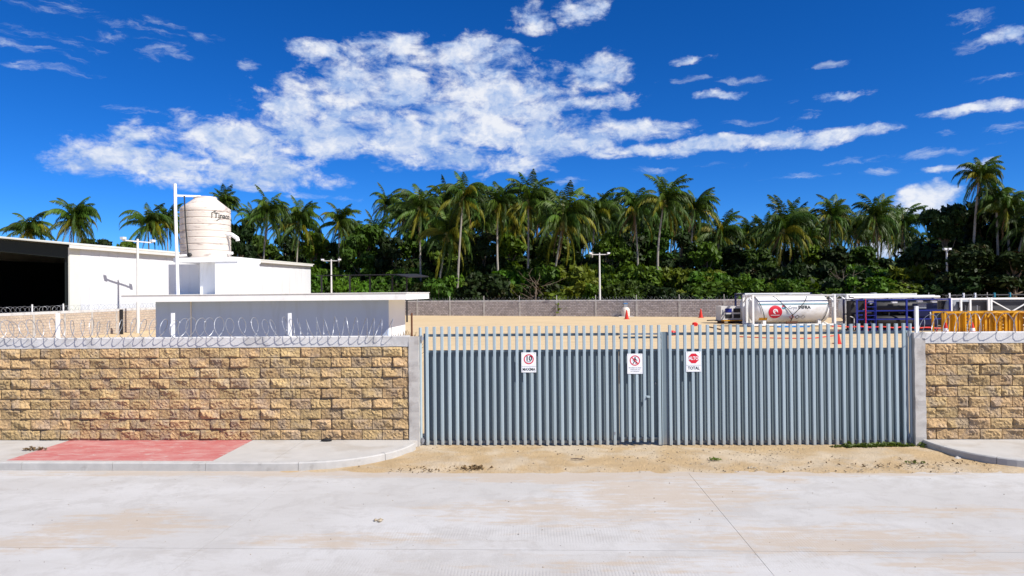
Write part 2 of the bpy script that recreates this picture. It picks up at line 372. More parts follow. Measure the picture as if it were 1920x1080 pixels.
def mat_redpaint():
    mt = bpy.data.materials.new('worn_red_paint'); mt.use_nodes = True
    t = mt.node_tree; t.nodes.clear(); q = NB(t)
    tcn = q.n('ShaderNodeTexCoord'); vec = tcn.outputs['Object']
    sv = q.vmath('MULTIPLY', vec, (1.0, 2.4, 1.0))
    c = q.mix(q.ramp(q.noise(sv, 2.2, 6, 0.6, 0.3), 0.35, 0.65), (0.41, 0.115, 0.105, 1), (0.46, 0.22, 0.20, 1))
    # stamped pattern: rows of rectangles that kept more or less of the paint
    x, y, z = q.sep(vec)
    br = q.n('ShaderNodeTexBrick'); q.put(br.inputs['Vector'], q.comb(x, y, 0.0))
    br.inputs['Scale'].default_value = 1.0; br.inputs['Brick Width'].default_value = 0.42; br.inputs['Row Height'].default_value = 0.22
    br.inputs['Mortar Size'].default_value = 0.006; br.inputs['Color1'].default_value = (0, 0, 0, 1); br.inputs['Color2'].default_value = (1, 1, 1, 1)
    br.inputs['Mortar'].default_value = (.6, .6, .6, 1)
    c = q.mix(q.math('MULTIPLY', br.outputs[0], 0.5), c, (0.385, 0.10, 0.095, 1))
    c = q.mix(q.ramp(q.noise(sv, 5.0, 8, 0.72, 0.5), 0.52, 0.72), c, (0.45, 0.36, 0.33, 1))
    b = q.n('ShaderNodeBsdfPrincipled'); q.put(b.inputs['Base Color'], c); b.inputs['Roughness'].default_value = 0.85
    out = q.n('ShaderNodeOutputMaterial'); q.link(b.outputs[0], out.inputs['Surface'])
    return mt


M['road'] = mat_road()
M['redpaint'] = mat_redpaint()

# ------------------------------------------------------------------ mesh helpers
class MB:
    def __init__(s): s.v = []; s.f = []
    def add(s, vs_, fs): o = len(s.v); s.v += [tuple(p) for p in vs_]; s.f += [tuple(i + o for i in f) for f in fs]; return s
    def box(s, x0, x1, y0, y1, z0, z1):
        return s.add([(x0, y0, z0), (x1, y0, z0), (x1, y1, z0), (x0, y1, z0), (x0, y0, z1), (x1, y0, z1), (x1, y1, z1), (x0, y1, z1)],
                     [(0, 3, 2, 1), (4, 5, 6, 7), (0, 1, 5, 4), (1, 2, 6, 5), (2, 3, 7, 6), (3, 0, 4, 7)])
    def tube(s, pts, r, n=6, cap=True):
        pts = [Vector(p) for p in pts]; k = len(pts)
        rs = r if isinstance(r, (list, tuple)) else [r] * k
        t = (pts[1] - pts[0]).normalized()
        a = t.orthogonal().normalized(); o = len(s.v)
        for i, p in enumerate(pts):
            t = (pts[min(i + 1, k - 1)] - pts[max(i - 1, 0)])
            if t.length < 1e-9: t = Vector((0, 0, 1))
            t.normalize(); a = (a - t * a.dot(t))
            a = a.normalized() if a.length > 1e-6 else t.orthogonal().normalized()
            b = t.cross(a)
            for j in range(n):
                an = 2 * math.pi * j / n
                s.v.append(tuple(p + (a * math.cos(an) + b * math.sin(an)) * rs[i]))
        for i in range(k - 1):
            for j in range(n):
                s.f.append((o + i * n + j, o + i * n + (j + 1) % n, o + (i + 1) * n + (j + 1) % n, o + (i + 1) * n + j))
        if cap:
            s.f.append(tuple(o + j for j in reversed(range(n)))); s.f.append(tuple(o + (k - 1) * n + j for j in range(n)))
        return s
    def bar(s, a, b, w, h=None):
        """square bar between two points"""
        a = Vector(a); b = Vector(b); t = (b - a).normalized(); h = h or w
        ref = Vector((0, 0, 1)) if abs(t.z) < 0.9 else Vector((0, 1, 0))
        u = t.cross(ref).normalized() * (w / 2); v = u.cross(t).normalized() * (h / 2)
        q = [a - u - v, a + u - v, a + u + v, a - u + v, b - u - v, b + u - v, b + u + v, b - u + v]
        return s.add(q, [(0, 3, 2, 1), (4, 5, 6, 7), (0, 1, 5, 4), (1, 2, 6, 5), (2, 3, 7, 6), (3, 0, 4, 7)])
    def lathe(s, prof, n=24, c=(0, 0, 0), axis='z'):
        o = len(s.v)
        for r, z in prof:
            for j in range(n):
                a = 2 * math.pi * j / n; x, y = r * math.cos(a), r * math.sin(a)
                s.v.append((c[0] + x, c[1] + y, c[2] + z) if axis == 'z' else (c[0] + z, c[1] + x, c[2] + y))
        for i in range(len(prof) - 1):
            for j in range(n):
                q = (o + i * n + j, o + i * n + (j + 1) % n, o + (i + 1) * n + (j + 1) % n, o + (i + 1) * n + j)
                s.f.append(q)
        s.f.append(tuple(o + j for j in reversed(range(n)))); s.f.append(tuple(o + (len(prof) - 1) * n + j for j in range(n)))
        return s
    def prism(s, poly, z0, z1):
        """vertical prism over a counter-clockwise polygon"""
        n = len(poly)
        return s.add([(p[0], p[1], z0) for p in poly] + [(p[0], p[1], z1) for p in poly],
                     [tuple(reversed(range(n))), tuple(range(n, 2 * n))] + [(i, (i + 1) % n, n + (i + 1) % n, n + i) for i in range(n)])
    def mesh(s, name, mtl, smooth=False):
        me = bpy.data.meshes.new(name); me.from_pydata(s.v, [], s.f); me.update()
        if mtl: me.materials.append(mtl)
        if smooth:
            me.polygons.foreach_set('use_smooth', [True] * len(me.polygons))
            try: me.set_sharp_from_angle(angle=R(40))
            except Exception: pass
        return me
    def build(s, name, mtl, parent=None, smooth=False, loc=None, rz=0.0):
        return link(name, s.mesh(name, mtl, smooth), parent, loc, rz)


def link(name, me, parent=None, loc=None, rz=0.0):
    o = bpy.data.objects.new(name, me); COL.objects.link(o)
    if parent: o.parent = parent
    if loc is not None: o.location = loc
    if rz: o.rotation_euler = (0, 0, rz)
    return o


def thing(name, label, cat, loc=(0, 0, 0), rz=0.0, group=None):
    o = bpy.data.objects.new(name, None); COL.objects.link(o); o.empty_display_size = 0.2
    o.location = loc; o.rotation_euler = (0, 0, rz)
    return tag(o, label, cat, group)


def tag(o, label, cat, group=None, kind=None):
    o['label'] = label
    if cat: o['category'] = cat
    if group: o['group'] = group
    if kind: o['kind'] = kind
    return o


def struct(o, label): o['kind'] = 'structure'; o['label'] = label; return o


ORD = ['first', 'second', 'third', 'fourth', 'fifth', 'sixth', 'seventh', 'eighth', 'ninth', 'tenth', 'eleventh', 'twelfth', 'thirteenth',
       'fourteenth', 'fifteenth', 'sixteenth', 'seventeenth', 'eighteenth', 'nineteenth', 'twentieth']
ORD += ['twenty-' + w for w in ORD[:9]] + ['thirtieth'] + ['thirty-' + w for w in ORD[:9]] + ['fortieth'] + ['forty-' + w for w in ORD[:9]] \
    + ['fiftieth'] + ['fifty-' + w for w in ORD[:9]] + ['sixtieth'] + ['sixty-' + w for w in ORD[:9]] + ['seventieth'] + ['seventy-' + w for w in ORD[:9]] + ['eightieth'] + ['eighty-' + w for w in ORD[:9]] + ['ninetieth'] + ['ninety-' + w for w in ORD[:9]]


def text_shape(body, size, bold=0.0, align='CENTER', sx=1.0):
    """flat letter shapes as (verts, faces) in the xy plane, centred on the origin"""
    cu = bpy.data.curves.new('lettering', 'FONT'); cu.body = body; cu.size = size; cu.offset = bold * size
    cu.align_x = align; cu.align_y = 'CENTER'; cu.resolution_u = 3
    ob = bpy.data.objects.new('lettering', cu); COL.objects.link(ob)
    dg = bpy.context.evaluated_depsgraph_get(); dg.update()
    ev = ob.evaluated_get(dg); me = ev.to_mesh()
    v = [(p.co.x * sx, p.co.y, 0) for p in me.vertices]; f = [tuple(p.vertices) for p in me.polygons]
    ev.to_mesh_clear(); bpy.data.objects.remove(ob); bpy.data.curves.remove(cu)
    return v, f


def disc(cx, cy, r, n=32, r0=None, a0=0.0):
    """disc or ring in the xy plane"""
    ang = [a0 + 2 * math.pi * i / n for i in range(n)]
    if r0 is None: return [(cx + r * math.cos(a), cy + r * math.sin(a), 0) for a in ang], [tuple(range(n))]
    v = [(cx + r * math.cos(a), cy + r * math.sin(a), 0) for a in ang] + [(cx + r0 * math.cos(a), cy + r0 * math.sin(a), 0) for a in ang]
    return v, [(i, (i + 1) % n, n + (i + 1) % n, n + i) for i in range(n)]


def polyline2d(pts, w):
    """thick flat line in xy"""
    v = []; f = []
    for (x0, y0), (x1, y1) in zip(pts[:-1], pts[1:]):
        d = Vector((x1 - x0, y1 - y0)); d.normalize(); n_ = Vector((-d.y, d.x)) * (w / 2); o = len(v)
        v += [(x0 - n_.x, y0 - n_.y, 0), (x1 - n_.x, y1 - n_.y, 0), (x1 + n_.x, y1 + n_.y, 0), (x0 + n_.x, y0 + n_.y, 0)]
        f.append((o, o + 1, o + 2, o + 3))
    return v, f

# ================================================================== the ground
GZ = 0.0
o = MB().add([(-900, -900, 0), (900, -900, 0), (900, 1500, 0), (-900, 1500, 0)], [(0, 1, 2, 3)]).build('ground', M['sand'])
struct(o, 'pale sandy ground of the yard and beyond')

# sand apron in front of the gate, a little uneven
xs = np.linspace(-4.2, 9.2, 150); ys = np.linspace(-1.98, 0.6, 40)
ap = MB(); nx, ny = len(xs), len(ys)
hn = rng.normal(0, 1, (ny, nx))
for _ in range(3): hn = (hn + np.roll(hn, 1, 0) + np.roll(hn, -1, 0) + np.roll(hn, 1, 1) + np.roll(hn, -1, 1)) / 5
for j, yy in enumerate(ys):
    for i, xx in enumerate(xs):
        edge = min(1, (yy + 1.98) / 0.35, (xx + 4.2) / 1.0, (9.2 - xx) / .8)
        zz = 0.008 + max(0, edge) * (0.016 + 0.022 * hn[j, i] + 0.025 * math.exp(-((xx + 1.0) / 1.1) ** 2 - ((yy + 1.3) / .5) ** 2) + .035 * math.exp(-((xx - 7.0) / 1.3) ** 2 - ((yy + .6) / .6) ** 2))
        ap.v.append(tuple(wl(xx, yy, max(0.005, zz))))
for j in range(ny - 1):
    for i in range(nx - 1):
        ap.f.append((j * nx + i, j * nx + i + 1, (j + 1) * nx + i + 1, (j + 1) * nx + i))
o = ap.build('sand_apron', M['apron'], smooth=True); struct(o, 'strip of loose yellow sand between the road and the grey gate')

# road of cast concrete slabs, joints left open
road = thing('road', 'pale concrete road in front of the wall', None); road['kind'] = 'structure'; del road['label']
road['label'] = 'pale concrete road with grooved slabs in front of the wall'
J0 = atz(490, 945, 0).dot(E); J1 = atz(1450, 1080, 0).dot(E)
step = J1 - J0
roade = atz(960, 884, 0).dot(N); mid = atz(960, 1033, 0).dot(N)
cross = [roade, mid, mid - 3.6, mid - 7.2, mid - 14]
for k in range(-4, 5):
    for a, b in zip(cross[1:], cross[:-1]):
        l0, l1 = J0 + k * step + 0.0025, J0 + (k + 1) * step - 0.0025
        c0, c1 = a + 0.004, b - 0.004
        q = [E * l0 + N * c0, E * l1 + N * c0, E * l1 + N * c1, E * l0 + N * c1]
        MB().prism(q, -0.14, 0.012).build('road_slab', M['road'], road)

# ------------------------------------------------------------------ pavements with kerbs
def pavement(name, label, outer, inner_off, panels):
    """outer: kerb line (world xy points) from left to right"""
    root = thing(name, label, None); root['kind'] = 'structure'
    return root


kz = 0.15
def arc_points(pix): return [atz(px, py, kz) for px, py in pix]
lk = [wl(-24, -1.76, kz), wl(-8.95, -1.76, kz), wl(-6.5, -1.78, kz), wl(-5.0, -1.80, kz), wl(-3.7, -1.80, kz)] + arc_points([(610, 865.5), (650, 862), (700, 855), (745, 845), (770, 836), (779, 830)])
rk = arc_points([(1724, 822), (1740, 829), (1775, 840), (1812, 848), (1850, 855), (1890, 860), (1925, 863.5)]) + [wl(8.95, -1.72, kz), wl(10.5, -1.76, kz), wl(26, -1.76, kz)]


def resample(pts, step_):
    out = [pts[0]]
    for a, b in zip(pts[:-1], pts[1:]):
        n_ = max(1, int((b - a).length / step_))
        for i in range(1, n_ + 1): out.append(a + (b - a) * (i / n_))
    return out


def smooth_path(p, it=3):
    for _ in range(it):
        p = [p[0]] + [(p[i - 1] + p[i] * 2 + p[i + 1]) / 4 for i in range(1, len(p) - 1)] + [p[-1]]
    return p


def side(pts):
    """inner edge, 0.13 m towards the wall"""
    out = []
    for i, p in enumerate(pts):
        t = pts[min(i + 1, len(pts) - 1)] - pts[max(i - 1, 0)]; t.z = 0; t.normalize()
        out.append(p + Vector((-t.y, t.x, 0)) * 0.13)
    return out


def make_pavement(name, label, kerb, l_cuts, l_lo, l_hi, red=None):
    root = thing(name, label, None); root['kind'] = 'structure'
    k = smooth_path(resample(kerb, 0.12), 4); inn = side(k)
    # kerb stones
    run = 0.0; start = 0; joints = []
    for i in range(1, len(k)):
        run += (k[i] - k[i - 1]).length
        if run > 1.5 or i == len(k) - 1: joints.append((start, i)); start = i; run = 0.0
    for a, b in joints:
        mb = MB(); n_ = b - a + 1
        for i in range(a, b + 1):
            t0 = 0.0; p = k[i]; q = inn[i]
            if i == b and b != len(k) - 1: p = p + (k[i - 1] - k[i]).normalized() * 0.008; q = q + (inn[i - 1] - inn[i]).normalized() * 0.008
            outv = (p - q).normalized()
            mb.v += [tuple(p + outv * 0.012 - Vector((0, 0, kz + 0.1))), tuple(p - Vector((0, 0, 0.018))), tuple(p - outv * 0.016), tuple(q), tuple(q - Vector((0, 0, kz + 0.1)))]
        for i in range(n_ - 1):
            for j in range(4): mb.f.append((i * 5 + j, i * 5 + j + 1, (i + 1) * 5 + j + 1, (i + 1) * 5 + j))
        mb.f.append((0, 1, 2, 3, 4)); mb.f.append(tuple((n_ - 1) * 5 + j for j in (4, 3, 2, 1, 0)))
        mb.build('kerb_stone', M['kerb'], root)
    # paving slabs behind the kerb: cut along the street
    def edge_at(l):
        for a, b in zip(inn[:-1], inn[1:]):
            la, lb = (a - W0).dot(E), (b - W0).dot(E)
            if min(la, lb) <= l <= max(la, lb) and abs(lb - la) > 1e-6:
                return a + (b - a) * ((l - la) / (lb - la))
        return None
    cuts = [l_lo] + l_cuts + [l_hi]
    for i, (a, b) in enumerate(zip(cuts[:-1], cuts[1:])):
        skew = 0.42 if red is not None and i in red else 0.0
        a_, b_ = a + 0.006, b - 0.006
        front = [p for p in inn if a_ < (p - W0).dot(E) < b_ and (p - W0).dot(N) < -.03]
        ea, eb = edge_at(a_), edge_at(b_)
        poly = ([ea] if ea else []) + front + ([eb] if eb else [])
        if ea is None and front: a_ = (front[0] - W0).dot(E)
        if ea and (ea - W0).dot(N) > -.03: poly = poly[1:]; a_ = (poly[0] - W0).dot(E)
        poly += [wl(b_, 0.02, 0), wl(a_, 0.02, 0)]
        poly = [p + (Vector((0, 0, 0))) for p in poly]
        isred = red is not None and i in red
        o = MB().prism([(p.x, p.y) for p in poly], 0.0, kz - 0.004).build('paving_slab', M['redpaint'] if isred else M['walk'], root)
        if isred: o['label'] = 'paving slab with worn red paint'
    return root


def l_of(px, py, z=kz): return (atz(px, py, z) - W0).dot(E)


ra_, rb_ = (l_of(120, 826) + l_of(35, 858)) / 2, (l_of(470, 826) + l_of(405, 861)) / 2
lcol0, lcol1 = lz(767, 740)[0], lz(786, 740)[0]
rcol0, rcol1 = lz(1714.5, 740)[0], lz(1735, 740)[0]
make_pavement('pavement', 'raised concrete pavement with a red painted slab along the left wall', lk, [-17.5, -13.5, ra_, rb_, l_of(556, 835)], -24.0, lcol1, red=(3,))
make_pavement('pavement', 'raised concrete pavement with a curved dark kerb along the right wall', rk, [12.0, 16.0, 20.0], rcol0 - 0.12, 26.0)

# ================================================================== street wall of split-face blocks
BW, BH = 0.40, 0.20


def split_face(seed, w=BW - 0.015, h=BH - 0.015, nx=12, ny=6):
    r = random.Random(seed); mb = MB()
    facets = [(r.uniform(-1, 1), r.uniform(-1, 1), r.uniform(-0.25, 0.9)) for _ in range(3)]
    tx, tz = r.uniform(-0.03, 0.03), r.uniform(-0.05, 0.03)
    for j in range(ny + 1):
        for i in range(nx + 1):
            u, v = i / nx, j / ny
            ed = min(u, 1 - u) * w / 0.035; ev = min(v, 1 - v) * h / 0.03
            e = min(1.0, ed, ev)
            bulge = 0.052 + 2 * tx * (u - .5) + 1.6 * tz * (v - .5)
            for a, b, c in facets: bulge = min(bulge, 0.022 + 0.062 * (c + a * (u - .5) * 1.5 + b * (v - .5) * 1.5))
            bulge = max(0.004, bulge) + r.uniform(-0.011, 0.013)
            x = (u - .5) * w + (r.uniform(-.008, .008) if 0 < i < nx else 0)
            z = (v - .5) * h + (r.uniform(-.007, .007) if 0 < j < ny else 0)
            rim = r.uniform(0.000, 0.016) if e <= 0 else 0
            mb.v.append((x, -(rim if e <= 0 else max(0.003, bulge * (0.4 + 0.6 * e))), z))
    for j in range(ny):
        for i in range(nx):
            a = j * (nx + 1) + i; q = (a, a + 1, a + nx + 2, a + nx + 1)
            if r.random() < .5: mb.f += [(q[0], q[1], q[2]), (q[0], q[2], q[3])]
            else: mb.f += [(q[0], q[1], q[3]), (q[1], q[2], q[3])]
    ring = [i for i in range(nx + 1)] + [j * (nx + 1) + nx for j in range(1, ny + 1)] + [ny * (nx + 1) + i for i in range(nx - 1, -1, -1)] + [j * (nx + 1) for j in range(ny - 1, 0, -1)]
    o_ = len(mb.v)
    for i in ring: x, y, z = mb.v[i]; mb.v.append((x, 0.03, z))
    n_ = len(ring)
    for i in range(n_): mb.f.append((ring[(i + 1) % n_], ring[i], o_ + i, o_ + (i + 1) % n_))
    return mb.mesh('split_block', M['block'])


FULL = [split_face(100 + i) for i in range(18)]


def street_wall(name, label, l0, l1, column, phase):
    root = thing(name, label, 'wall', wl(l0, 0, 0), -TH)
    L = l1 - l0
    base, top = kz, kz + 9 * BH
    MB().box(0, L, 0.024, 0.15, 0.0, top).build('mortar_core', M['mortar'], root)
    for row in range(9):
        zc = base + row * BH + BH / 2
        x = -((row % 2) * BW / 2 + phase)
        while x < L - 1e-6:
            a, b = max(x, 0), min(x + BW, L)
            if b - a > 0.06:
                me = random.choice(FULL)
                if b - a < BW - 0.01: me = split_face(random.randrange(10 ** 6), (b - a) - 0.015, BH - .015, max(2, int(12 * (b - a) / BW)), 6)
                o = link('block', me, root, ((a + b) / 2, 0.004 + random.uniform(-.003, .003), zc))
                if random.random() < .5 and b - a > BW - .01: o.rotation_euler = (0, math.pi, 0)
            x += BW
    # cast cap beam, slightly rough
    mb = MB(); n_ = int(L / 0.25)
    r = random.Random(name + label)
    prof = [(-0.012, top + 0.002), (-0.016, top + 0.195), (0.0, top + 0.206), (0.15, top + 0.206), (0.162, top + 0.195), (0.162, top + 0.002)]
    for i in range(n_ + 1):
        for y, z in prof: mb.v.append((L * i / n_, y + r.uniform(-.004, .004), z + r.uniform(-.004, .004)))
    for i in range(n_):
        for j in range(6): mb.f.append((i * 6 + j, (i + 1) * 6 + j, (i + 1) * 6 + (j + 1) % 6, i * 6 + (j + 1) % 6))
    mb.f += [(5, 4, 3, 2, 1, 0), tuple(n_ * 6 + j for j in range(6))]
    mb.build('cap_beam', M['cap'], root)
    c0, c1 = column[0] - l0, column[1] - l0
    mb = MB(); zz = np.linspace(0, kz + 9 * BH + 0.1, 22)
    for z in zz:
        for x, y in ((c0, -0.03), (c1, -0.03), (c1, 0.17), (c0, 0.17)): mb.v.append((x + r.uniform(-.004, .004), y + r.uniform(-.006, .006), z))
    for i in range(21):
        for j in range(4): mb.f.append((i * 4 + j, i * 4 + (j + 1) % 4, (i + 1) * 4 + (j + 1) % 4, (i + 1) * 4 + j))
    mb.f.append(tuple(21 * 4 + j for j in range(4)))
    mb.build('end_column', M['concrete'], root)
    return root, top + 0.206


LW0 = -12.4
left_wall, WTOP = street_wall('block_wall', 'long wall of tan split-face blocks left of the gate', LW0, lcol0, (lcol0 + .002, lcol1), 0.13)
right_wall, _ = street_wall('block_wall', 'short wall of tan split-face blocks right of the gate', rcol1, rcol1 + 4.2, (rcol0, rcol1 - .002), 0.21)
# cap pieces above the end columns
MB().box(lcol0 - LW0 + .002, lcol1 - LW0, -0.02, 0.16, kz + 1.9, WTOP - 0.02).build('column_head', M['concrete'], left_wall)
MB().box(rcol0 - rcol1, -.002, -0.014, 0.16, kz + 1.9, WTOP - 0.006).build('column_head', M['cap'], right_wall)


def wire_post(wall, l_org, px, y_top, lean=0.0):
    l, z = lz(px, y_top, 0.08); l -= l_org
    mb = MB(); mb.box(l - .028, l + .028, 0.06, 0.11, WTOP - .02, z)
    mb.build('wire_post', M['whitepaint'], wall)


for px, yt in ((108, 588), (324, 587), (543, 587), (-112, 589)): wire_post(left_wall, LW0, px, yt)
for px, yt in ((1718.5, 574),): wire_post(right_wall, rcol1, px, yt)
wire_post(right_wall, rcol1, 2010, 572)


def concertina(name, label, frame_loc, rz, x0, x1, zc, r0, pitch, seed, wire=0.0062, off=0.02, cat='razor wire', sag=0.25, barb=True, n=18):
    r = random.Random(seed); pts = []; x = x0; a = r.uniform(0, 6)
    k = 0; pt_pitch = pitch; rr = r0
    while x < x1:
        if k % n == 0: pt_pitch = pitch * r.choice((0.7, 0.85, 1, 1, 1.1, 1.3)); tr = r0 * r.uniform(0.86, 1.1)
        rr += (tr - rr) * 0.12
        # each turn leans: wobble of the loop along the wall
        w = 0.05 * math.sin(a + k * 0.013)
        pts.append((x + w, off + rr * math.cos(a), zc + (rr - r0) + rr * math.sin(a)))
        a += 2 * math.pi / n; x += pt_pitch / n; k += 1
    mb = MB(); mb.tube(pts, wire, 4)
    root = thing(name, label, cat, frame_loc, rz)
    mb.build('coil', M['galv'], root)
    if barb:
        bb = MB()
        for i in range(0, len(pts) - 1, 3):
            p = Vector(pts[i]); d = (Vector(pts[i + 1]) - p).normalized(); u = d.orthogonal().normalized()
            u.rotate(Matrix.Rotation(r.uniform(0, 6.28), 3, d))
            bb.add([p - d * .010 + u * .012, p + d * .010 - u * .012, p + d * .012 + u * .006, p - d * .012 - u * .006], [(0, 2, 1, 3)])
        o = bb.build('barbs', M['galv'], root); o['kind'] = 'stuff'
    return root


concertina('razor_wire', 'coil of razor wire on top of the long left wall', wl(LW0, 0, 0), -TH, 0.0, lcol0 - LW0 - 0.25, WTOP + 0.175, 0.19, 0.195, 3)
concertina('razor_wire', 'coil of razor wire on top of the short right wall', wl(rcol1, 0, 0), -TH, -0.1, 4.2, WTOP + 0.175, 0.19, 0.25, 9)

# ================================================================== the gate
GOFF = 0.05
zt, zb = 2.325, 0.035
pkl = [lz(801 + 14.06 * i, 740, GOFF)[0] for i in range(32)]
pkr = [lz(1257.5 + 14.18 * i, 740, GOFF)[0] for i in range(32)]
PW, PD = 0.057, 0.05


def picket_mesh(z0, z1):
    """hollow square tube, rounded corners, open top"""
    mb = MB(); c = 0.008; w, d = PW / 2, PD
    ring = [(-w + c, 0), (w - c, 0), (w, c), (w, d - c), (w - c, d), (-w + c, d), (-w, d - c), (-w, c)]
    n = 8
    for z in (z0, z1):
        for x, y in ring: mb.v.append((x, y, z))
    for x, y in ring: mb.v.append((x * .86, (y - d / 2) * .86 + d / 2, z1))
    for x, y in ring: mb.v.append((x * .86, (y - d / 2) * .86 + d / 2, z1 - .08))
    for k in range(3):
        for i in range(n): mb.f.append((k * n + i, k * n + (i + 1) % n, (k + 1) * n + (i + 1) % n, (k + 1) * n + i))
    mb.f.append(tuple(reversed(range(n)))); mb.f.append(tuple(3 * n + i for i in range(n)))
    return mb.mesh('picket', M['picket'])


PM = picket_mesh(zb, zt); PM_DOOR = picket_mesh(zb + 0.055, zt)


def leaf(label, pk, door_from=None, stile_right=False, stile_left=False):
    root = thing('gate_leaf', label, 'gate', wl(0, GOFF, 0), -TH)
    a, b = pk[0] - PW / 2, pk[-1] + PW / 2
    y0 = PD + 0.002
    dl = None
    if door_from: dl = (pk[door_from] + pk[door_from - 1]) / 2 + .028
    xa, xb = a - (0.02 if not stile_left else 0.0), b + (0.03 if not stile_right else 0.0)
    end = dl - .004 if dl else xb
    MB().box(xa, end, y0, y0 + .045, 2.128, 2.178).build('top_rail', M['sheet'], root)
    MB().box(xa, end, y0, y0 + .045, 0.06, 0.11).build('bottom_rail', M['sheet'], root)
    MB().box(xa, end, y0 + .046, y0 + .050, 0.075, 1.862).build('sheet', M['sheet'], root)
    MB().box(xa, end, y0, y0 + .045, 1.822, 1.858).build('middle_rail', M['sheet'], root)
    dr = None
    if dl:
        dr = bpy.data.objects.new('door', None); COL.objects.link(dr); dr.parent = root
        dr['label'] = 'pedestrian door set into the gate leaf'
        MB().box(dl, xb, y0, y0 + .045, 2.14, 2.168).build('top_rail', M['picket'], dr)
        MB().box(dl, xb, y0, y0 + .045, 2.070, 2.105).build('top_rail', M['sheet'], dr)
        MB().box(dl, xb, y0, y0 + .045, 0.135, 0.175).build('bottom_rail', M['sheet'], dr)
        MB().box(dl, xb, y0 + .046, y0 + .050, 0.10, 1.862).build('sheet', M['sheet'], dr)
        MB().box(dl, xb, y0, y0 + .045, 1.822, 1.858).build('middle_rail', M['sheet'], dr)
        hl, hz = lz(1216, 744, GOFF)
        mb = MB(); mb.box(hl - .045, hl + .03, -.004, .03, hz - .018, hz + .018); mb.box(hl - .03, hl - .01, -.03, -.004, hz - .012, hz + .012)
        mb.build('latch', M['picket'], dr)
        hl, hz = lz(1231, 719.5, GOFF)
        mb = MB(); mb.lathe([(0.022, 0), (0.022, 0.006), (0.014, 0.012), (0.006, .012)], 14); mb.v = [(hl + x, y0 + .04 - z, hz + y) for x, y, z in mb.v]
        mb.build('lock_cylinder', M['galv'], dr)
        hl, hz = lz(1153, 651, GOFF)
        mb = MB(); mb.box(hl - .012, hl + .012, PD, PD + .04, hz - .035, hz + .03); mb.build('hinge', M['black'], dr)
        hl, hz = lz(1153.5, 812, GOFF)
        mb = MB(); mb.box(hl - .012, hl + .012, -.006, PD, hz - .025, hz + .025); mb.build('hinge', M['galv'], dr)
    for i, l in enumerate(pk):
        indoor = door_from and i >= door_from and i < len(pk) - 1
        o = link('picket', PM_DOOR if indoor else PM, dr if indoor else root, (l, 0, random.uniform(-.004, .004)))
        o.rotation_euler = (0, random.uniform(-.001, .001), 0)
    return root


left_leaf = leaf('left leaf of grey picket gate with small door and two signs', pkl, door_from=26)
right_leaf = leaf('right leaf of grey picket gate with the red stop sign', pkr)
# meeting stile between the leaves
ml0, ml1 = pkl[-1] + .045, pkr[0] - .034
MB().box(ml0, ml0 + 0.014, -0.002, 0.09, zb, 2.19).build('meeting_stile', M['picket'], left_leaf)
MB().box(ml0 + .018, ml1 - .002, 0.035, 0.10, zb, 2.19).build('cover_strip', M['sheet'], right_leaf)


def gate_post(label, px, w, ztop, hinges, dirn):
    l = lz(px, 740, GOFF)[0]
    root = thing('gate_post', label, 'post', wl(l, GOFF, 0), -TH)
    MB().tube([(0, .03, 0), (0, .03, ztop)], w / 2, 12).build('post', M['picket'], root, smooth=True)
    for hz in hinges:
        mb = MB(); mb.tube([(dirn * .035, .0, hz - .06), (dirn * .035, .0, hz + .06)], .016, 8); mb.box(min(0, dirn * .07), max(0, dirn * .07), -.002, .006, hz - .03, hz + .03)
        mb.build('hinge', M['galv'], root)
    return root


gate_post('round steel gate post at the left column', 788.5, 0.055, 2.31, (2.10, .12), 1)
gate_post('round steel gate post at the right column', 1709.5, 0.055, 2.32, (2.12, .13), -1)
l = lz(796, 740, GOFF)[0]
MB().box(l - .016, l + .016, PD - .02, PD + .05, 0.05, 2.19).build('hinge_stile', M['sheet'], left_leaf).location = (0, 0, 0)
l = lz(1703.5, 740, GOFF)[0]
MB().box(l - .012, l + .02, PD - .02, PD + .05, 0.05, 2.19).build('hinge_stile', M['picket'], right_leaf)


def flat(parent, name, shape, mtl, y, cx, cz):
    v, f = shape
    mb = MB(); mb.add([(cx + x, y, cz + yy) for x, yy, _ in v], f)
    return mb.build(name, mtl, parent)


def signboard(label, px, py, w, h, draw):
    l, z = lz(px, py, GOFF - .006)
    root = thing('gate_sign', label, 'sign', wl(0, GOFF, 0) + E * l + Vector((0, 0, z)), -TH)
    mb = MB(); mb.box(-w / 2, w / 2, -.008, -.003, -h / 2, h / 2)
    mb.build('board', M['sign_white'], root)
    for sx in (-.8, .8):
        for sz in (-.9, .9):
            v, f = disc(sx * w / 2, sz * h / 2, .006, 8); flat(root, 'rivet', (v, f), M['galv'], -.0095, 0, 0)
    draw(root, w, h)
    return root


def d_speed(r, w, h):
    flat(r, 'ring', disc(0, .062, .096, 36, .076), M['sign_red'], -.010, 0, 0)
    flat(r, 'number', text_shape('10', .128, .03), M['ink'], -.010, 0.0, .074)
    flat(r, 'unit', text_shape('Km/h', .034, .01), M['ink'], -.010, 0, .014)
    flat(r, 'wording', text_shape('MAXIMA', .074, .022, sx=.86), M['ink'], -.010, 0, -.135)
    flat(r, 'rule', polyline2d([(-w * .48, -.075), (w * .48, -.075)], .004), M['ink_grey'], -.010, 0, 0)


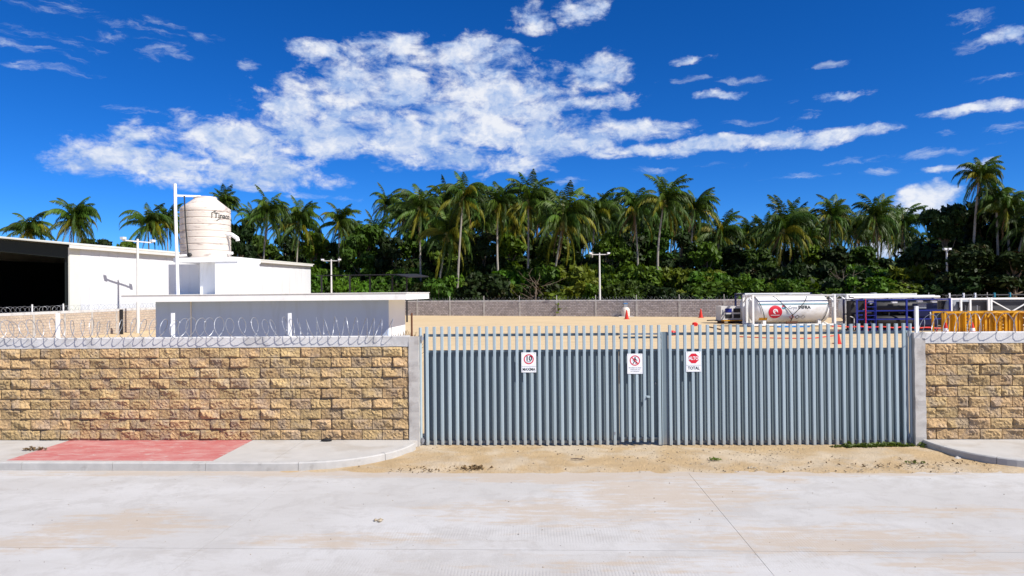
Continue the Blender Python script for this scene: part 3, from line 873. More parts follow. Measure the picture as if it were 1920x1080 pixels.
def d_walk(r, w, h):
    flat(r, 'ring', disc(0, .062, .098, 36, .080), M['sign_red'], -.010, 0, 0)
    b = MB()
    for v, f in (disc(.004, .113, .0145, 14), polyline2d([(.0, .098), (-.004, .052)], .032), polyline2d([(-.002, .06), (.022, .03), (.020, -.002)], .017),
                 polyline2d([(-.006, .056), (-.020, .025), (-.040, .0)], .017), polyline2d([(.008, .092), (.034, .068), (.044, .054)], .011), polyline2d([(-.008, .092), (-.030, .075), (-.036, .050)], .011)):
        b.add([(x, -.010 - .0003 * random.random(), y) for x, y, _ in v], f)
    b.build('walking_figure', M['ink'], r)
    flat(r, 'slash', polyline2d([(-.060, .124), (.060, .0)], .018), M['sign_red'], -.0112, 0, 0)
    for i, s in enumerate(('PROHIBIDO EL PASO', 'A PERSONAL NO', 'AUTORIZADO')):
        flat(r, 'wording', text_shape(s, .030, .004, sx=.86), M['ink_grey'], -.010, 0, -.078 - .034 * i)


def d_stop(r, w, h):
    v, f = disc(0, .062, .100, 8, a0=math.pi / 8); flat(r, 'octagon', (v, f), M['sign_red'], -.010, 0, 0)
    flat(r, 'stop_word', text_shape('ALTO', .090, .03, sx=.78), M['sign_white'], -.0115, 0, .062)
    flat(r, 'wording', text_shape('TOTAL', .080, .025, sx=.86), M['ink'], -.010, 0, -.125)
    flat(r, 'rule', polyline2d([(-w * .48, -.068), (w * .48, -.068)], .004), M['ink_grey'], -.010, 0, 0)


signboard('white speed sign with a red ring and number ten on the gate', 991.5, 679.5, .285, .385, d_speed)
signboard('white sign with a crossed-out walking figure on the gate door', 1190.5, 682, .290, .385, d_walk)
signboard('white sign with a red stop octagon on the right gate leaf', 1300.5, 678, .285, .385, d_stop)

# ================================================================== white flat-roofed building in the yard
BA = 0.06
b_o = at(762, 556, 30.0); b_o.z = 0
bld = thing('white_building', 'low white flat-roofed building with blue shaded front behind the wall', 'building', b_o, -BA)
RZ0, RZ1 = 2.705, 3.005
mb = MB(); mb.box(-12.0, -1.07, 1.152, 4.6, 0, RZ0 - .002); mb.build('wall', M['stucco'], bld)
mb = MB(); mb.box(-12.0, -1.072, 1.0, 1.15, 0, RZ0 - .002); mb.build('front_wall', M['front_shade'], bld)  # white front face, shade under the roof slab painted in as blue-grey
mb = MB(); mb.box(-13.0, 0, 0, 5.5, RZ0, RZ1); sl_ = mb.build('roof_slab', M['stucco2'], bld)
mb = MB(); mb.box(-13.03, .03, -.03, 5.53, RZ1 + .002, RZ1 + .03); mb.build('drip_edge', M['stucco2'], sl_)
mb = MB(); mb.box(-10.32, -10.27, .955, .998, 0.2, RZ0 - .01); mb.build('downpipe', M['polegrey'], bld)


def bl(px, py, yl):
    """point in the building's frame on the plane y = yl"""
    n_ = Vector((math.sin(BA), math.cos(BA), 0)); e_ = Vector((math.cos(BA), -math.sin(BA), 0))
    d = ray(px, py); k = (b_o.dot(n_) + yl) / d.dot(n_); p = d * k
    return p.dot(e_) - b_o.dot(e_), CAM_Z + p.z


# water-tank tower on the roof
x0, _ = bl(366, 520, 2.3); x1, _ = bl(405, 520, 2.3); x2, _ = bl(446, 520, 2.2); xL, zt_ = bl(326, 486, 2.2); xB, _ = bl(314, 520, 4.2); xB1, _ = bl(372, 520, 4.2)
_, zs1 = bl(400, 482.5, 2.2)
tw = thing('tank_tower', 'white masonry stand under the beige water tank', 'tower', b_o + Vector((0, 0, RZ1 + .03)), -BA)
zz0 = RZ1 + .03
h1 = zs1 - zz0
MB().box(x0, x1, 2.75, 4.6, 0, h1 - .22).build('wall', M['stucco'], tw)
MB().box(x1 + .003, x2, 2.2, 4.6, 0, h1 - .222).build('pier', M['stucco'], tw)
MB().box(xB, x0 - .003, 4.3, 4.62, 0, h1 - .22).build('back_wall', M['stucco'], tw)
MB().box(xL, x2 + .02, 2.16, 4.7, h1 - .218, h1).build('platform', M['stucco2'], tw)
# beige water tank
xc, _ = bl(385.5, 430, 3.45); xa, _ = bl(342, 430, 3.45)
Rt = xc - xa - .02
tk = thing('water_tank', 'beige plastic water tank with black lettering on the tower', 'water tank', b_o, -BA)
zb0 = zs1 + .002
_, zsh = bl(385, 392, 3.45); _, ztop = bl(385, 370, 3.45)
hb = zsh - zb0
prof = [(Rt * .97, 0), (Rt, .05)]
for i in range(7):
    z = .12 + i * (hb - .25) / 7
    prof += [(Rt, z), (Rt, z + .20), (Rt - .025, z + .225), (Rt - .025, z + .255), (Rt, z + .28)]
prof += [(Rt, hb - .05), (Rt * .985, hb), (Rt * .46, ztop - zb0 - .10), (Rt * .46, ztop - zb0 - .02), (Rt * .44, ztop - zb0)]
MB().lathe(prof, 48, (xc, 3.45, zb0)).build('barrel', M['tank'], tk, smooth=True)


def wrap(shape, cx, cy, rad, a0, zc):
    """bend flat lettering round a vertical drum; a0 is the angle from the camera-facing side, to the right"""
    v, f = shape; out = []
    for x, y, _ in v:
        a = a0 + x / rad
        out.append((cx + rad * math.sin(a), cy - rad * math.cos(a), zc + y))
    return out, f


zl = zb0 + hb - .42
v, f = wrap(text_shape('Tinaco', .36, .016, 'LEFT'), xc, 3.45, Rt + .012, .80, zl); mb = MB(); mb.add(v, f); mb.build('lettering', M['ink'], tk)
hexs = [disc(-.02, 0, .27, 6, .225, math.pi / 6)]
mb = MB()
v, f = hexs[0]
f = [q for i, q in enumerate(f) if i in (1, 2, 4, 5)][:3]
for q_ in f:
    vv, ff_ = wrap(([v[i] for i in q_], [(0, 1, 2, 3)]), xc, 3.45, Rt + .012, .92, zl); MB().add(vv, ff_).build('logo_bar', M['ink'], tk)
# pipes
xv, zv = bl(337.5, 347, 2.5); x3, z3 = bl(376, 372, 3.2); _, zh = bl(340, 369, 2.5)
pp = thing('vent_pipe', 'tall white vent pipe rising beside the beige water tank', 'pipe', b_o, -BA)
mb = MB(); mb.tube([(xv + .12, 2.05, RZ1 + .032), (xv - .02, 2.12, zh - .6), (xv - .03, 2.12, zv)], .075, 10); mb.build('riser', M['whitepaint'], pp, smooth=True)
mb = MB(); mb.tube([(xv - .03, 2.12, zh), (x3, 3.2, z3 + .1)], .05, 8); mb.build('cross_pipe', M['whitepaint'], pp, smooth=True)
xh0, zh0 = bl(346, 367, 2.3); xh1, zh1 = bl(354, 478, 2.3)
hz_ = thing('black_hose', 'thin black hose hanging down the side of the water tank', 'hose', b_o, -BA)
mb = MB(); mb.tube([(xh0, 2.28, zh0), ((xh0 + xh1) / 2 - .02, 2.24, (zh0 + zh1) / 2), (xh1, 2.24, zh1)], .032, 6); mb.build('hose', M['black'], hz_)
mb = MB(); mb.lathe([(.03, -.12), (.09, -.06), (.09, .06), (.03, .12)], 10, (xh1 + .05, 2.26, zh1), axis='x'); mb.build('valve', M['black'], hz_)
mb = MB(); mb.tube([(xh1, 2.26, zh1 - .02), (xv + .05, 2.12, zh1 - .05)], .05, 8); mb.build('feed_pipe', M['whitepaint'], hz_)
xo, zo = bl(430, 440, 3.3); xo1, zo1 = bl(445, 447, 3.3)
ov = thing('overflow_pipe', 'short white overflow spout on the right of the water tank', 'pipe', b_o, -BA)
mb = MB(); mb.tube([(xo - .3, 3.3, zo + .05), (xo + .12, 3.3, zo), (xo1, 3.3, zo1), (xo1 + .02, 3.3, zo1 - .12)], .10, 8); mb.build('spout', M['whitepaint'], ov, smooth=True)
xo, zo = bl(432, 474, 3.3)
mb = MB(); mb.tube([(xo - .3, 3.3, zo), (xo + .12, 3.3, zo - .02)], .07, 8); mb.build('outlet', M['whitepaint'], ov, smooth=True)

# rusty pole and brush heap at the corner of the building
p = at(772, 600, 28.5); rp = MB(); rp.tube([(p.x, p.y, 0), (p.x, p.y, at(772, 587, 28.5).z)], .04, 8)
tag(rp.build('rusty_pole', M['rust']), 'thin rusty pole by the right corner of the white building', 'pole')
c = at(752, 632, 29.2); mb = MB(); r = random.Random(4)
for _ in range(240):
    a = Vector((c.x + r.gauss(0, .22), 29.2 + r.gauss(0, .3), 0.0)); hgt = r.uniform(.5, 1.45) * (1 - .3 * abs(a.x - c.x))
    b = a + Vector((r.gauss(.15, .3), r.gauss(0, .3), hgt)); mb.tube([a, (a + b) / 2 + Vector((r.gauss(0, .08), 0, .05)), b], [.02, .014, .006], 3, cap=False)
tag(mb.build('brush_heap', M['dry']), 'heap of dry brushwood by the right corner of the white building', 'brush')

# ================================================================== left boundary wall, warehouse
A = atz(245, 622, 0.02); A = Vector((A.x, A.y, 0)); dirw = Vector((0.040, 1, 0)).normalized()
st = A - dirw * 32; en = A + dirw * 46
ang = math.atan2(dirw.y, dirw.x)
sw = thing('boundary_wall', 'pale tan block wall running back along the left of the yard', 'wall', st, ang)
L = (en - st).length
MB().box(0, L, 0, .15, 0, 1.78).build('blockwork', M['sidewall'], sw)
MB().box(-.01, L + .01, -.012, .162, 1.782, 1.97).build('cap_beam', M['cap'], sw)
for i in range(27):
    MB().box(3 * i, 3 * i + .18, -.03, -.002, 0, 1.775).build('pier', M['concrete'], sw)
    MB().box(3 * i + .05, 3 * i + .11, .05, .11, 1.972, 2.48).build('wire_post', M['whitepaint'], sw)
concertina('razor_wire', 'razor wire coil on the receding left boundary wall', st, ang, 6, L, 2.17, .19, .42, 21, wire=.008, off=.08, barb=False, n=10)
# stray post
p = atz(245, 625, 0.0); mb = MB(); mb.box(p.x - .1, p.x + .1, p.y - 1.4, p.y - 1.2, 0, at(245, 580, p.y - 1.3).z)
tag(mb.build('dark_post', M['steel_dark']), 'short dark post standing by the left boundary wall', 'post')

wn = at(130, 457, 51.3); wf = at(582, 495, 99.7)
axv = Vector((wf.x - wn.x, wf.y - wn.y, 0)); wlen = axv.length; axv.normalize(); wang = math.atan2(axv.y, axv.x)
wh = thing('warehouse', 'large white metal warehouse with a dark open end', 'warehouse', (wn.x, wn.y, 0), wang)
# local frame: x along the long wall (away), y to the left (gable direction), z up
zn, zf = wn.z, wf.z
WID = 26.0; SL = 0.105


def quadz(mb, p):  # hexahedron from 8 points
    return mb.add(p, [(0, 3, 2, 1), (4, 5, 6, 7), (0, 1, 5, 4), (1, 2, 6, 5), (2, 3, 7, 6), (3, 0, 4, 7)])


# cladding sheets along the long wall, each a panel
npan = 44
pw = wlen / npan
for i in range(npan):
    a, b = i * pw + (.003 if i else 0), (i + 1) * pw - .003
    za, zb_ = zn + (zf - zn) * a / wlen - .25, zn + (zf - zn) * b / wlen - .25
    mb = MB(); d = .02 + (.012 if i % 2 else 0)
    quadz(mb, [(a, -d, 0), (b, -d, 0), (b, .1, 0), (a, .1, 0), (a, -d, za), (b, -d, zb_), (b, .1, zb_), (a, .1, za)])
    mb.build('cladding_panel', M['cream'] if i < 1 else M['cladding'], wh)
for s_ in (1,):
    mb = MB(); quadz(mb, [(-.45, -.42, zn - .10), (wlen + .4, -.42, zf - .10), (wlen + .4, WID / 2, zf - .10 + SL * WID / 2), (-.45, WID / 2, zn - .10 + SL * WID / 2),
                          (-.45, -.42, zn), (wlen + .4, -.42, zf), (wlen + .4, WID / 2, zf + SL * WID / 2), (-.45, WID / 2, zn + SL * WID / 2)])
    mb.build('roof', M['cream'], wh)
    mb = MB(); quadz(mb, [(-.45, WID / 2 + .002, zn - .10 + SL * WID / 2), (wlen + .4, WID / 2 + .002, zf - .10 + SL * WID / 2), (wlen + .4, WID, zf - .10), (-.45, WID, zn - .10),
                          (-.45, WID / 2 + .002, zn + SL * WID / 2), (wlen + .4, WID / 2 + .002, zf + SL * WID / 2), (wlen + .4, WID, zf), (-.45, WID, zn)])
    mb.build('roof', M['cream'], wh)
MB().box(-.42, wlen, -.40, -.36, zn - .36, zn - .102).build('gutter', M['polegrey'], wh).rotation_euler = (0, -math.atan2(zf - zn, wlen), 0)
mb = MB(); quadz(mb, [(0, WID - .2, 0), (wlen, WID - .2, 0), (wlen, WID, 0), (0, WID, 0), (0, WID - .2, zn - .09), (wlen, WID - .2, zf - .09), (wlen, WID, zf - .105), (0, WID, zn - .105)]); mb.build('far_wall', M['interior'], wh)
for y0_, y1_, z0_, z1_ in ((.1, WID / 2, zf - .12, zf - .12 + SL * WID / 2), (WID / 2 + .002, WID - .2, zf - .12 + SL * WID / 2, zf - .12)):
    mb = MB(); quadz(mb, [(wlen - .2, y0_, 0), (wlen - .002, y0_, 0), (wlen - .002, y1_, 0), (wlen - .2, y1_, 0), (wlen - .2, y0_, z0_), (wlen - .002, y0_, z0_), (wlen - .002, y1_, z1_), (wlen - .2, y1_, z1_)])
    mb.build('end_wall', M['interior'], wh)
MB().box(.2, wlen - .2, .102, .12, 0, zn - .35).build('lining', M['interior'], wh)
mb = MB(); quadz(mb, [(.0, .12, zn - 1.1), (.12, .12, zn - 1.1), (.12, WID / 2, zn - 1.1 + SL * WID / 2), (0, WID / 2, zn - 1.1 + SL * WID / 2),
                      (.0, .12, zn - .18), (.12, .12, zn - .18), (.12, WID / 2, zn - .15 + SL * WID / 2), (0, WID / 2, zn - .15 + SL * WID / 2)])
mb.build('gable_beam', M['green_steel'], wh)
for i, y in enumerate((.12, 8.5, 17)): MB().box(.13, .5, y, y + .35, 0, zn - .4).build('portal_column', M['green_steel'], wh)
for k in range(1, 8):
    mb = MB(); quadz(mb, [(k * 6, .15, zn - .9), (k * 6 + .15, .15, zn - .9), (k * 6 + .15, WID / 2, zn - .9 + SL * WID / 2), (k * 6, WID / 2, zn - .9 + SL * WID / 2),
                          (k * 6, .15, zn - .4), (k * 6 + .15, .15, zn - .4), (k * 6 + .15, WID / 2, zn - .4 + SL * WID / 2), (k * 6, WID / 2, zn - .4 + SL * WID / 2)])
    mb.build('rafter', M['interior'], wh)
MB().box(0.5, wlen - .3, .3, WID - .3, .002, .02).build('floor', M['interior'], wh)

# ================================================================== light poles
def light_pole(label, px, Y, ytop, arm=1.3, rz_=None):
    p = at(px, ytop, Y)
    root = thing('light_pole', label, 'light pole', (p.x, Y, 0), rz_ if rz_ is not None else random.uniform(-.1, .1), 'floodlight poles in the yard')
    MB().tube([(0, 0, 0), (0, 0, p.z)], [.14, .085], 10).build('pole', M['polegrey'], root, smooth=True)
    MB().box(-arm, arm, -.045, .045, p.z - .25, p.z - .16).build('crossarm', M['polegrey'], root)
    for s_ in (-1, 1):
        mb = MB(); mb.box(s_ * arm - .17, s_ * arm + .17, -.20, .08, p.z - .158, p.z + .04)
        o = mb.build('floodlight', M['polegrey'], root)
        MB().box(s_ * arm - .14, s_ * arm + .14, -.218, -.202, p.z - .14, p.z + .02).build('lens', M['sign_white'], o)
    return root


light_pole('floodlight pole in front of the white warehouse wall', 258, 55, 448, 1.5, R(75))
light_pole('floodlight pole rising behind the end of the warehouse', 621, 88, 486, 1.1)
light_pole('floodlight pole standing in the open middle of the yard', 1124, 83, 474, 1.1)
light_pole('floodlight pole rising behind the blue and white containers', 1775, 74, 466, .25)

# dark open shed roof
cn = thing('open_shed', 'low dark open-sided shed roof in front of the trees', 'shed', (0, 0, 0))
A_, B_, C_ = at(593, 516, 74), at(741, 514, 70), at(766, 519, 69)
mb = MB()
for P, Q in ((A_, B_), (B_ + Vector((.005, 0, 0)), C_)):
    bk = Vector((1.2, 7, .22)); t_ = Vector((0, 0, .10))
    quadz(mb, [P - t_, Q - t_, Q + bk - t_, P + bk - t_, P, Q, Q + bk, P + bk])
mb.build('roof', M['steel_dark'], cn)
for px in (602, 655, 693, 735, 762):
    q = at(px, 516, 71.5); MB().box(q.x - .08, q.x + .08, 71.6, 71.76, 0, q.z - .1).build('post', M['steel_dark'], cn)

# ================================================================== back wall of the yard
P0 = Vector((-13, 92.7, 0)); P1 = Vector((23.0, 77.6, 0)); dw = (P1 - P0).normalized()
bs, be = P0 - dw * 30, P1 + dw * 52
bwa = math.atan2(dw.y, dw.x); LB = (be - bs).length
bw = thing('back_wall', 'grey block wall along the back of the yard', 'wall', bs, bwa)
MB().box(0, LB, 0, .15, 0, 1.85).build('blockwork', M['farwall'], bw)
MB().box(0, LB, -.012, .162, 1.852, 2.02).build('cap_beam', M['cap'], bw)
for i in range(int(LB / 5)):
    MB().box(5 * i, 5 * i + .22, -.03, -.003, 0, 1.85).build('pier', M['concrete'], bw)
    MB().box(5 * i + .06, 5 * i + .11, .04, .09, 2.022, 2.6).build('wire_post', M['polegrey'], bw)
concertina('razor_wire', 'faint razor wire coil along the far grey back wall', bs, bwa, 20, LB - 25, 2.24, .18, .5, 33, wire=.006, off=.08, barb=False, n=9)


def backY(X): return P0.y + (X - P0.x) * dw.y / dw.x


def back_px(px):
    u = (px - 960) / FPX; k = dw.y / dw.x
    return (P0.y - P0.x * k) / (1 - k * u)

# ================================================================== tanks and equipment on the right of the yard
def cyl_patch(shape, cx, yc, zc, rad, x0_, ang0):
    """lay a flat shape on a horizontal drum (axis x). x stays x; y wraps round. ang0: angle above the camera-facing line"""
    v, f = shape; out = []
    for x, y, _ in v:
        a = ang0 + y / rad
        out.append((cx + x0_ + x, yc - rad * math.cos(a), zc + rad * math.sin(a)))
    return out, f


def dense_disc(r, n=28, rings=4):
    v = [(0, 0, 0)]; f = []
    for k in range(1, rings + 1):
        for i in range(n): a = 2 * math.pi * i / n; v.append((r * k / rings * math.cos(a), r * k / rings * math.sin(a), 0))
    for i in range(n): f.append((0, 1 + i, 1 + (i + 1) % n))
    for k in range(1, rings):
        for i in range(n): a, b = 1 + (k - 1) * n, 1 + k * n; f.append((a + i, b + i, b + (i + 1) % n, a + (i + 1) % n))
    return v, f


def tank_container(label, loc, rz, Lc, H, frame_m, rail_m, Wc=2.4, rad=1.08, barrel_m='tanksteel', decal=False, stripe=True, brace=True):
    root = thing('tank_container', label, 'tank container', loc, rz, 'tank containers in the yard')
    pw_ = .15
    for x in (0, Lc - pw_):
        for y in (0, Wc - pw_):
            MB().box(x, x + pw_, y, y + pw_, 0.0, H).build('corner_post', M[frame_m], root)
        for z in (0.02, H - .14):
            MB().box(x + .01, x + pw_ - .01, pw_ + .002, Wc - pw_ - .002, z, z + .12).build('end_rail', M[frame_m], root)
        if brace:
            for y0_, y1_ in ((.15, 1.1), (Wc - .15, Wc - 1.1)):
                MB().bar((x + .07, y0_, .3), (x + .07, y1_, .14), .08).build('end_brace', M[frame_m], root)
                MB().bar((x + .07, y0_, H - .6), (x + .07, y1_, H - .14), .08).build('end_brace', M[frame_m], root)
    for y in (0.02, Wc - .12):
        MB().box(pw_ + .002, Lc - pw_ - .002, y, y + .10, H - .12, H - .01).build('top_rail', M[rail_m], root)
        MB().box(pw_ + .002, Lc - pw_ - .002, y, y + .10, .10, .24).build('bottom_rail', M[frame_m], root)
    zc = .30 + rad; yc = Wc / 2
    prof = [(.15, .22), (rad * .55, .27), (rad * .85, .40), (rad * .97, .58), (rad, .78)]
    prof = prof + [(r_, Lc - z_) for r_, z_ in reversed(prof)]
    MB().lathe(prof, 40, (0, yc, zc), axis='x').build('barrel', M[barrel_m], root, smooth=True)
    for x in (1.0, Lc - 1.3): MB().box(x, x + .25, yc - .8, yc + .8, .12, .5).build('saddle', M[frame_m], root)
    MB().lathe([(.3, 0), (.3, .22), (.22, .28), (.05, .28)], 16, (Lc * .5, yc, zc + rad - .05)).build('manhole', M['galv'], root)
    # walkway on top
    MB().box(.3, Lc - .3, yc - .3, yc + .3, H - .06, H - .01).build('walkway', M['galv'], root)
    return root, zc, yc


YT = 55.5
pA, pB = at(1411, 600, YT), at(1568, 600, YT)
TL = pB.x - pA.x
tA, zc, yc = tank_container('white tank container with a red round logo and crossed straps', (pA.x, YT, 0), 0.0, TL, 2.62, 'whitepaint', 'polegrey')
rad = 1.08
# upper sun shield with teal lower edge
mb = MB(); n_ = 12
for i in range(n_ + 1):
    a = R(28) + (R(152) - R(28)) * i / n_
    for x in (.55, TL - .55):
        for rr in (rad + .03, rad + .05): mb.v.append((x, yc - rr * math.cos(a), zc + rr * math.sin(a)))
for i in range(n_):
    o0, o1 = i * 4, (i + 1) * 4
    mb.f += [(o0 + 1, o0 + 3, o1 + 3, o1 + 1), (o0, o1, o1 + 2, o0 + 2), (o0, o0 + 1, o1 + 1, o1), (o0 + 2, o1 + 2, o1 + 3, o0 + 3)]
mb.f += [(0, 2, 3, 1)]
mb.build('sun_shield', M['tanksteel'], tA, smooth=True)
sh = ([(x, y, 0) for y in (0, .06) for x in np.linspace(0, TL - 1.2, 2)], [(0, 1, 3, 2)])
v, f = cyl_patch(sh, 0, yc, zc, rad + .055, .6, R(23)); MB().add(v, f).build('stripe', M['teal'], tA)


def txpx(px, py): q = at(px, py, YT); return q.x - pA.x, q.z


def ang_of(z): return math.asin(max(-1, min(1, (z - zc) / rad)))


x, z = txpx(1455, 585.5)
v, f = cyl_patch(dense_disc(.56), 0, yc, zc, rad + .02, x, ang_of(z)); disc_o = MB().add(v, f).build('round_logo', M['decal_red'], tA)
for sh in (disc(0, .08, .20, 20, .13), disc(.05, .0, .16, 20, .10)):
    v, f = cyl_patch((sh[0], sh[1][:14]), 0, yc, zc, rad + .035, x, ang_of(z)); MB().add(v, f).build('logo_mark', M['sign_white'], disc_o)
v, f = cyl_patch(([(xx, yy, 0) for yy in (-.27, -.22) for xx in (-.36, .36)], [(0, 1, 3, 2)]), 0, yc, zc, rad + .035, x, ang_of(z)); MB().add(v, f).build('logo_line', M['sign_white'], disc_o)
x, z = txpx(1493, 576.5)
v, f = cyl_patch(text_shape('Cryo', .34, .004), 0, yc, zc, rad + .02, x - .22, ang_of(z)); MB().add(v, f).build('lettering', M['ink_grey'], tA)
v, f = cyl_patch(text_shape('INFRA', .36, .024), 0, yc, zc, rad + .02, x + .72, ang_of(z)); MB().add(v, f).build('lettering', M['ink'], tA)
x, z = txpx(1471, 576)
for k, (mm, a0, a1) in enumerate((('sign_red', 0, 9), ('teal', 9, 18))):
    sh = disc(0, 0, .16, 18, .07); v, f = cyl_patch((sh[0], sh[1][a0:a1]), 0, yc, zc, rad + .02, x, ang_of(z)); MB().add(v, f).build('small_emblem', M[mm], tA)
for px, mm in ((1487, 'decal_red'), (1497.5, 'ink'), (1508, 'ink_grey')):
    x, z = txpx(px, 594.5); sh = disc(0, 0, .21, 4, .15)
    v, f = cyl_patch(sh, 0, yc, zc, rad + .02, x, ang_of(z)); MB().add(v, f).build('hazard_diamond', M[mm], tA)
x, z = txpx(1434, 598.5)
v, f = cyl_patch(([(xx, yy, 0) for yy in (-.14, .14) for xx in (-.34, .34)], [(0, 1, 3, 2)]), 0, yc, zc, rad + .02, x, ang_of(z)); MB().add(v, f).build('yellow_placard', M['yellow'], tA)
# straps
def strap(pts):
    q = []
    for px, py in pts:
        X, Z = txpx(px, py); q.append((X, yc - math.sqrt(max(.2, (rad + .05) ** 2 - (Z - zc) ** 2)) if abs(Z - zc) < rad else yc - .2, Z))
    full = []
    for a, b in zip(q[:-1], q[1:]):
        for i in range(8):
            t = i / 8; X = a[0] + (b[0] - a[0]) * t; Z = a[2] + (b[2] - a[2]) * t
            dz_ = Z - zc; full.append((X, yc - math.sqrt(max(.02, (rad + .06) ** 2 - dz_ ** 2)), Z))
    full.append(q[-1])
    MB().tube(full, .028, 5).build('strap', M['black'], tA)


strap([(1457, 556), (1488, 591), (1488, 604)]); strap([(1520, 556), (1488, 591)]); strap([(1422, 557), (1436, 598)]); strap([(1559, 558), (1546, 602)])
x, z = txpx(1485, 606)
MB().box(x - .45, x + .45, -.02, .12, .02 + .26, .44).build('step_plate', M['rust'], tA)

# second container behind, dark blue frame
pC = at(1394, 600, 60.5); pD = at(1500, 600, 60.5)
tank_container('navy framed tank container partly hidden behind the white one', (pC.x, 60.5, 0), 0.0, 6.1, 2.75, 'navy', 'whitepaint', Wc=2.4)
for k, px in enumerate((1400.5, 1407)):
    q = at(px, 600, 59.6); mb = MB(); mb.box(q.x - .09, q.x + .09, 59.5, 59.7, 0, 2.62)
    tag(mb.build('steel_upright', M['whitepaint'] if k == 0 else M['polegrey']), ['white', 'light grey'][k] + ' steel upright standing between the control unit and the tanks', 'post')
pE = at(1588, 600, 57); tank_container('white framed tank container seen end-on beside the blue frame', (pE.x, 57, 0), 0.06, 6.1, 2.62, 'whitepaint', 'whitepaint')
pE2 = at(1573, 600, 59); q = at(1573, 600, 59)

# control unit on skid
Yc = 62.0
a, b = at(1352, 590, Yc), at(1397, 590, Yc)
cu = thing('control_unit', 'grey refrigeration unit with dark louvred panels on a skid', 'machine', (a.x, Yc, 0), 0)
wd = b.x - a.x; zb_, zt2 = at(1370, 601, Yc).z, at(1370, 574, Yc).z
MB().box(0, wd, 0, 1.6, zb_, zt2).build('cabinet', M['polegrey'], cu)
for i in range(2):
    for j in range(2):
        MB().box(.38 + i * .75, .38 + i * .75 + .6, -.03, -.002, zb_ + .22 + j * .52, zb_ + .22 + j * .52 + .36).build('panel', M['blue'] if (i == 0 and j == 1) else M['black'], cu)
MB().box(.12, .22, -.03, -.002, zb_ + .5, zb_ + 1.0).build('gauge_strip', M['ink_grey'], cu)
MB().box(-.1, wd + 1.4, -.2, 1.7, .18, zb_ - .002).build('skid', M['steel_dark'], cu)
MB().box(-.05, wd + 1.4, -.26, -.202, .24, .34).build('skid_edge', M['yellow'], cu)
for x in (.1, wd * .5, wd + 1.1): MB().box(x, x + .2, 0, 1.5, 0, .178).build('bearer', M['rust'], cu)

# blue equipment frame
YD = 48.0
a, b = at(1606, 600, YD), at(1784, 600, YD)
Lc = b.x - a.x
bf = thing('equipment_skid', 'dark blue steel equipment skid with ladder and vessels', 'equipment frame', (a.x, YD, 0), 0)
Hf = at(1700, 560, YD).z
for x in (0, .62, 1.28, 3.5, Lc - .12):
    MB().box(x, x + .11, 0, .11, 0, Hf).build('upright', M['blue'], bf)
    MB().box(x, x + .11, 1.9, 2.01, 0, Hf).build('upright', M['navy'], bf)
for z, mm in ((Hf - .1, 'blue'), (Hf * .62, 'blue'), (Hf * .36, 'blue'), (.05, 'navy')):
    MB().box(.112, Lc - .122, .02, .09, z, z + .08).build('rail', M[mm], bf)
for z, mm in ((Hf - .1, 'navy'), (Hf * .5, 'navy'), (.05, 'navy')):
    MB().box(.112, Lc - .122, 1.92, 1.99, z, z + .08).build('rail', M[mm], bf)
for i in range(7): MB().bar((.70, -.03, .25 + i * .30), (1.32, -.03, .25 + i * .30), .04).build('rung', M['blue'], bf)
MB().box(.62, .66, -.05, -.005, 0, Hf).build('ladder_stile', M['red'], bf)
MB().box(1.34, 1.38, -.05, -.005, 0, Hf).build('ladder_stile', M['blue'], bf)
for zc_, y_ in ((.72, .75), (1.72, .75)):
    MB().lathe([(.1, 1.55), (.30, 1.6), (.40, 1.75), (.40, 5.2), (.30, 5.35), (.1, 5.4)], 20, (0, y_, zc_), axis='x').build('vessel', M['steel_dark'], bf, smooth=True)
MB().box(.2, Lc - .2, 1.2, 1.85, .05, Hf - .12).build('back_panel', M['steel_dark'], bf)
rq = random.Random(31)
for i in range(46):
    x, z = rq.uniform(.15, Lc - .5), rq.uniform(.15, Hf - .35); mm = rq.choice(('navy', 'navy', 'steel_dark', 'blue', 'ink_grey', 'polegrey', 'black'))
    if i % 3: MB().box(x, x + rq.uniform(.05, .4), .95, 1.15, z, z + rq.uniform(.04, .22)).build('fitting', M[mm], bf)
    else: MB().tube([(x, 1.05, .1), (x, 1.05, z), (x + rq.uniform(-.5, .5), 1.0, z + .1)], .035, 5).build('pipe', M[mm], bf)
MB().box(4.2, 5.9, .35, 1.2, .3, Hf - .35).build('control_cabinet', M['navy'], bf)
MB().box(4.5, 5.1, .30, .348, 1.6, 1.9).build('name_plate', M['ink_grey'], bf)
MB().box(5.35, 5.6, .30, .348, .9, 1.35).build('gauge_box', M['polegrey'], bf)
for i, (x, z) in enumerate(((1.0, Hf - .25), (2.6, Hf - .3), (4.4, Hf - .25), (5.4, Hf - .28))): MB().box(x, x + .35, .1, .3, z, z + .12).build('fitting', M['sign_white'], bf)
for y_, z_, mm in ((.5, Hf + .10, 'whitepaint'), (1.1, Hf + .16, 'galv')):
    MB().tube([(.05, y_, z_), (Lc - .5, y_, z_)], .09, 8).build('top_pipe', M[mm], bf, smooth=True)
for x in (.6, 2.4, 4.2, 5.6): MB().box(x, x + .06, .35, 1.35, Hf + .002, Hf + .03).build('pipe_bearer', M['navy'], bf)
# red hose lying on brackets in front of it
q0, q1 = at(1560, 612, 46.6), at(1768, 615, 46.6)
pts = []
for i in range(25):
    t = i / 24; pts.append((q0.x + (q1.x - q0.x) * t, 46.6 + .1 * math.sin(i * .9), q0.z + (q1.z - q0.z) * t + .03 * math.sin(i * 1.3)))
rh = thing('red_hose', 'red hose strung in front of the blue frame', 'hose')
MB().tube(pts, .045, 6).build('hose', M['red'], rh)
for i in (1, 8, 16, 23): MB().box(pts[i][0] - .03, pts[i][0] + .03, pts[i][1] + .05, pts[i][1] + .10, 0, pts[i][2] + .06).build('stake', M['red'], rh)

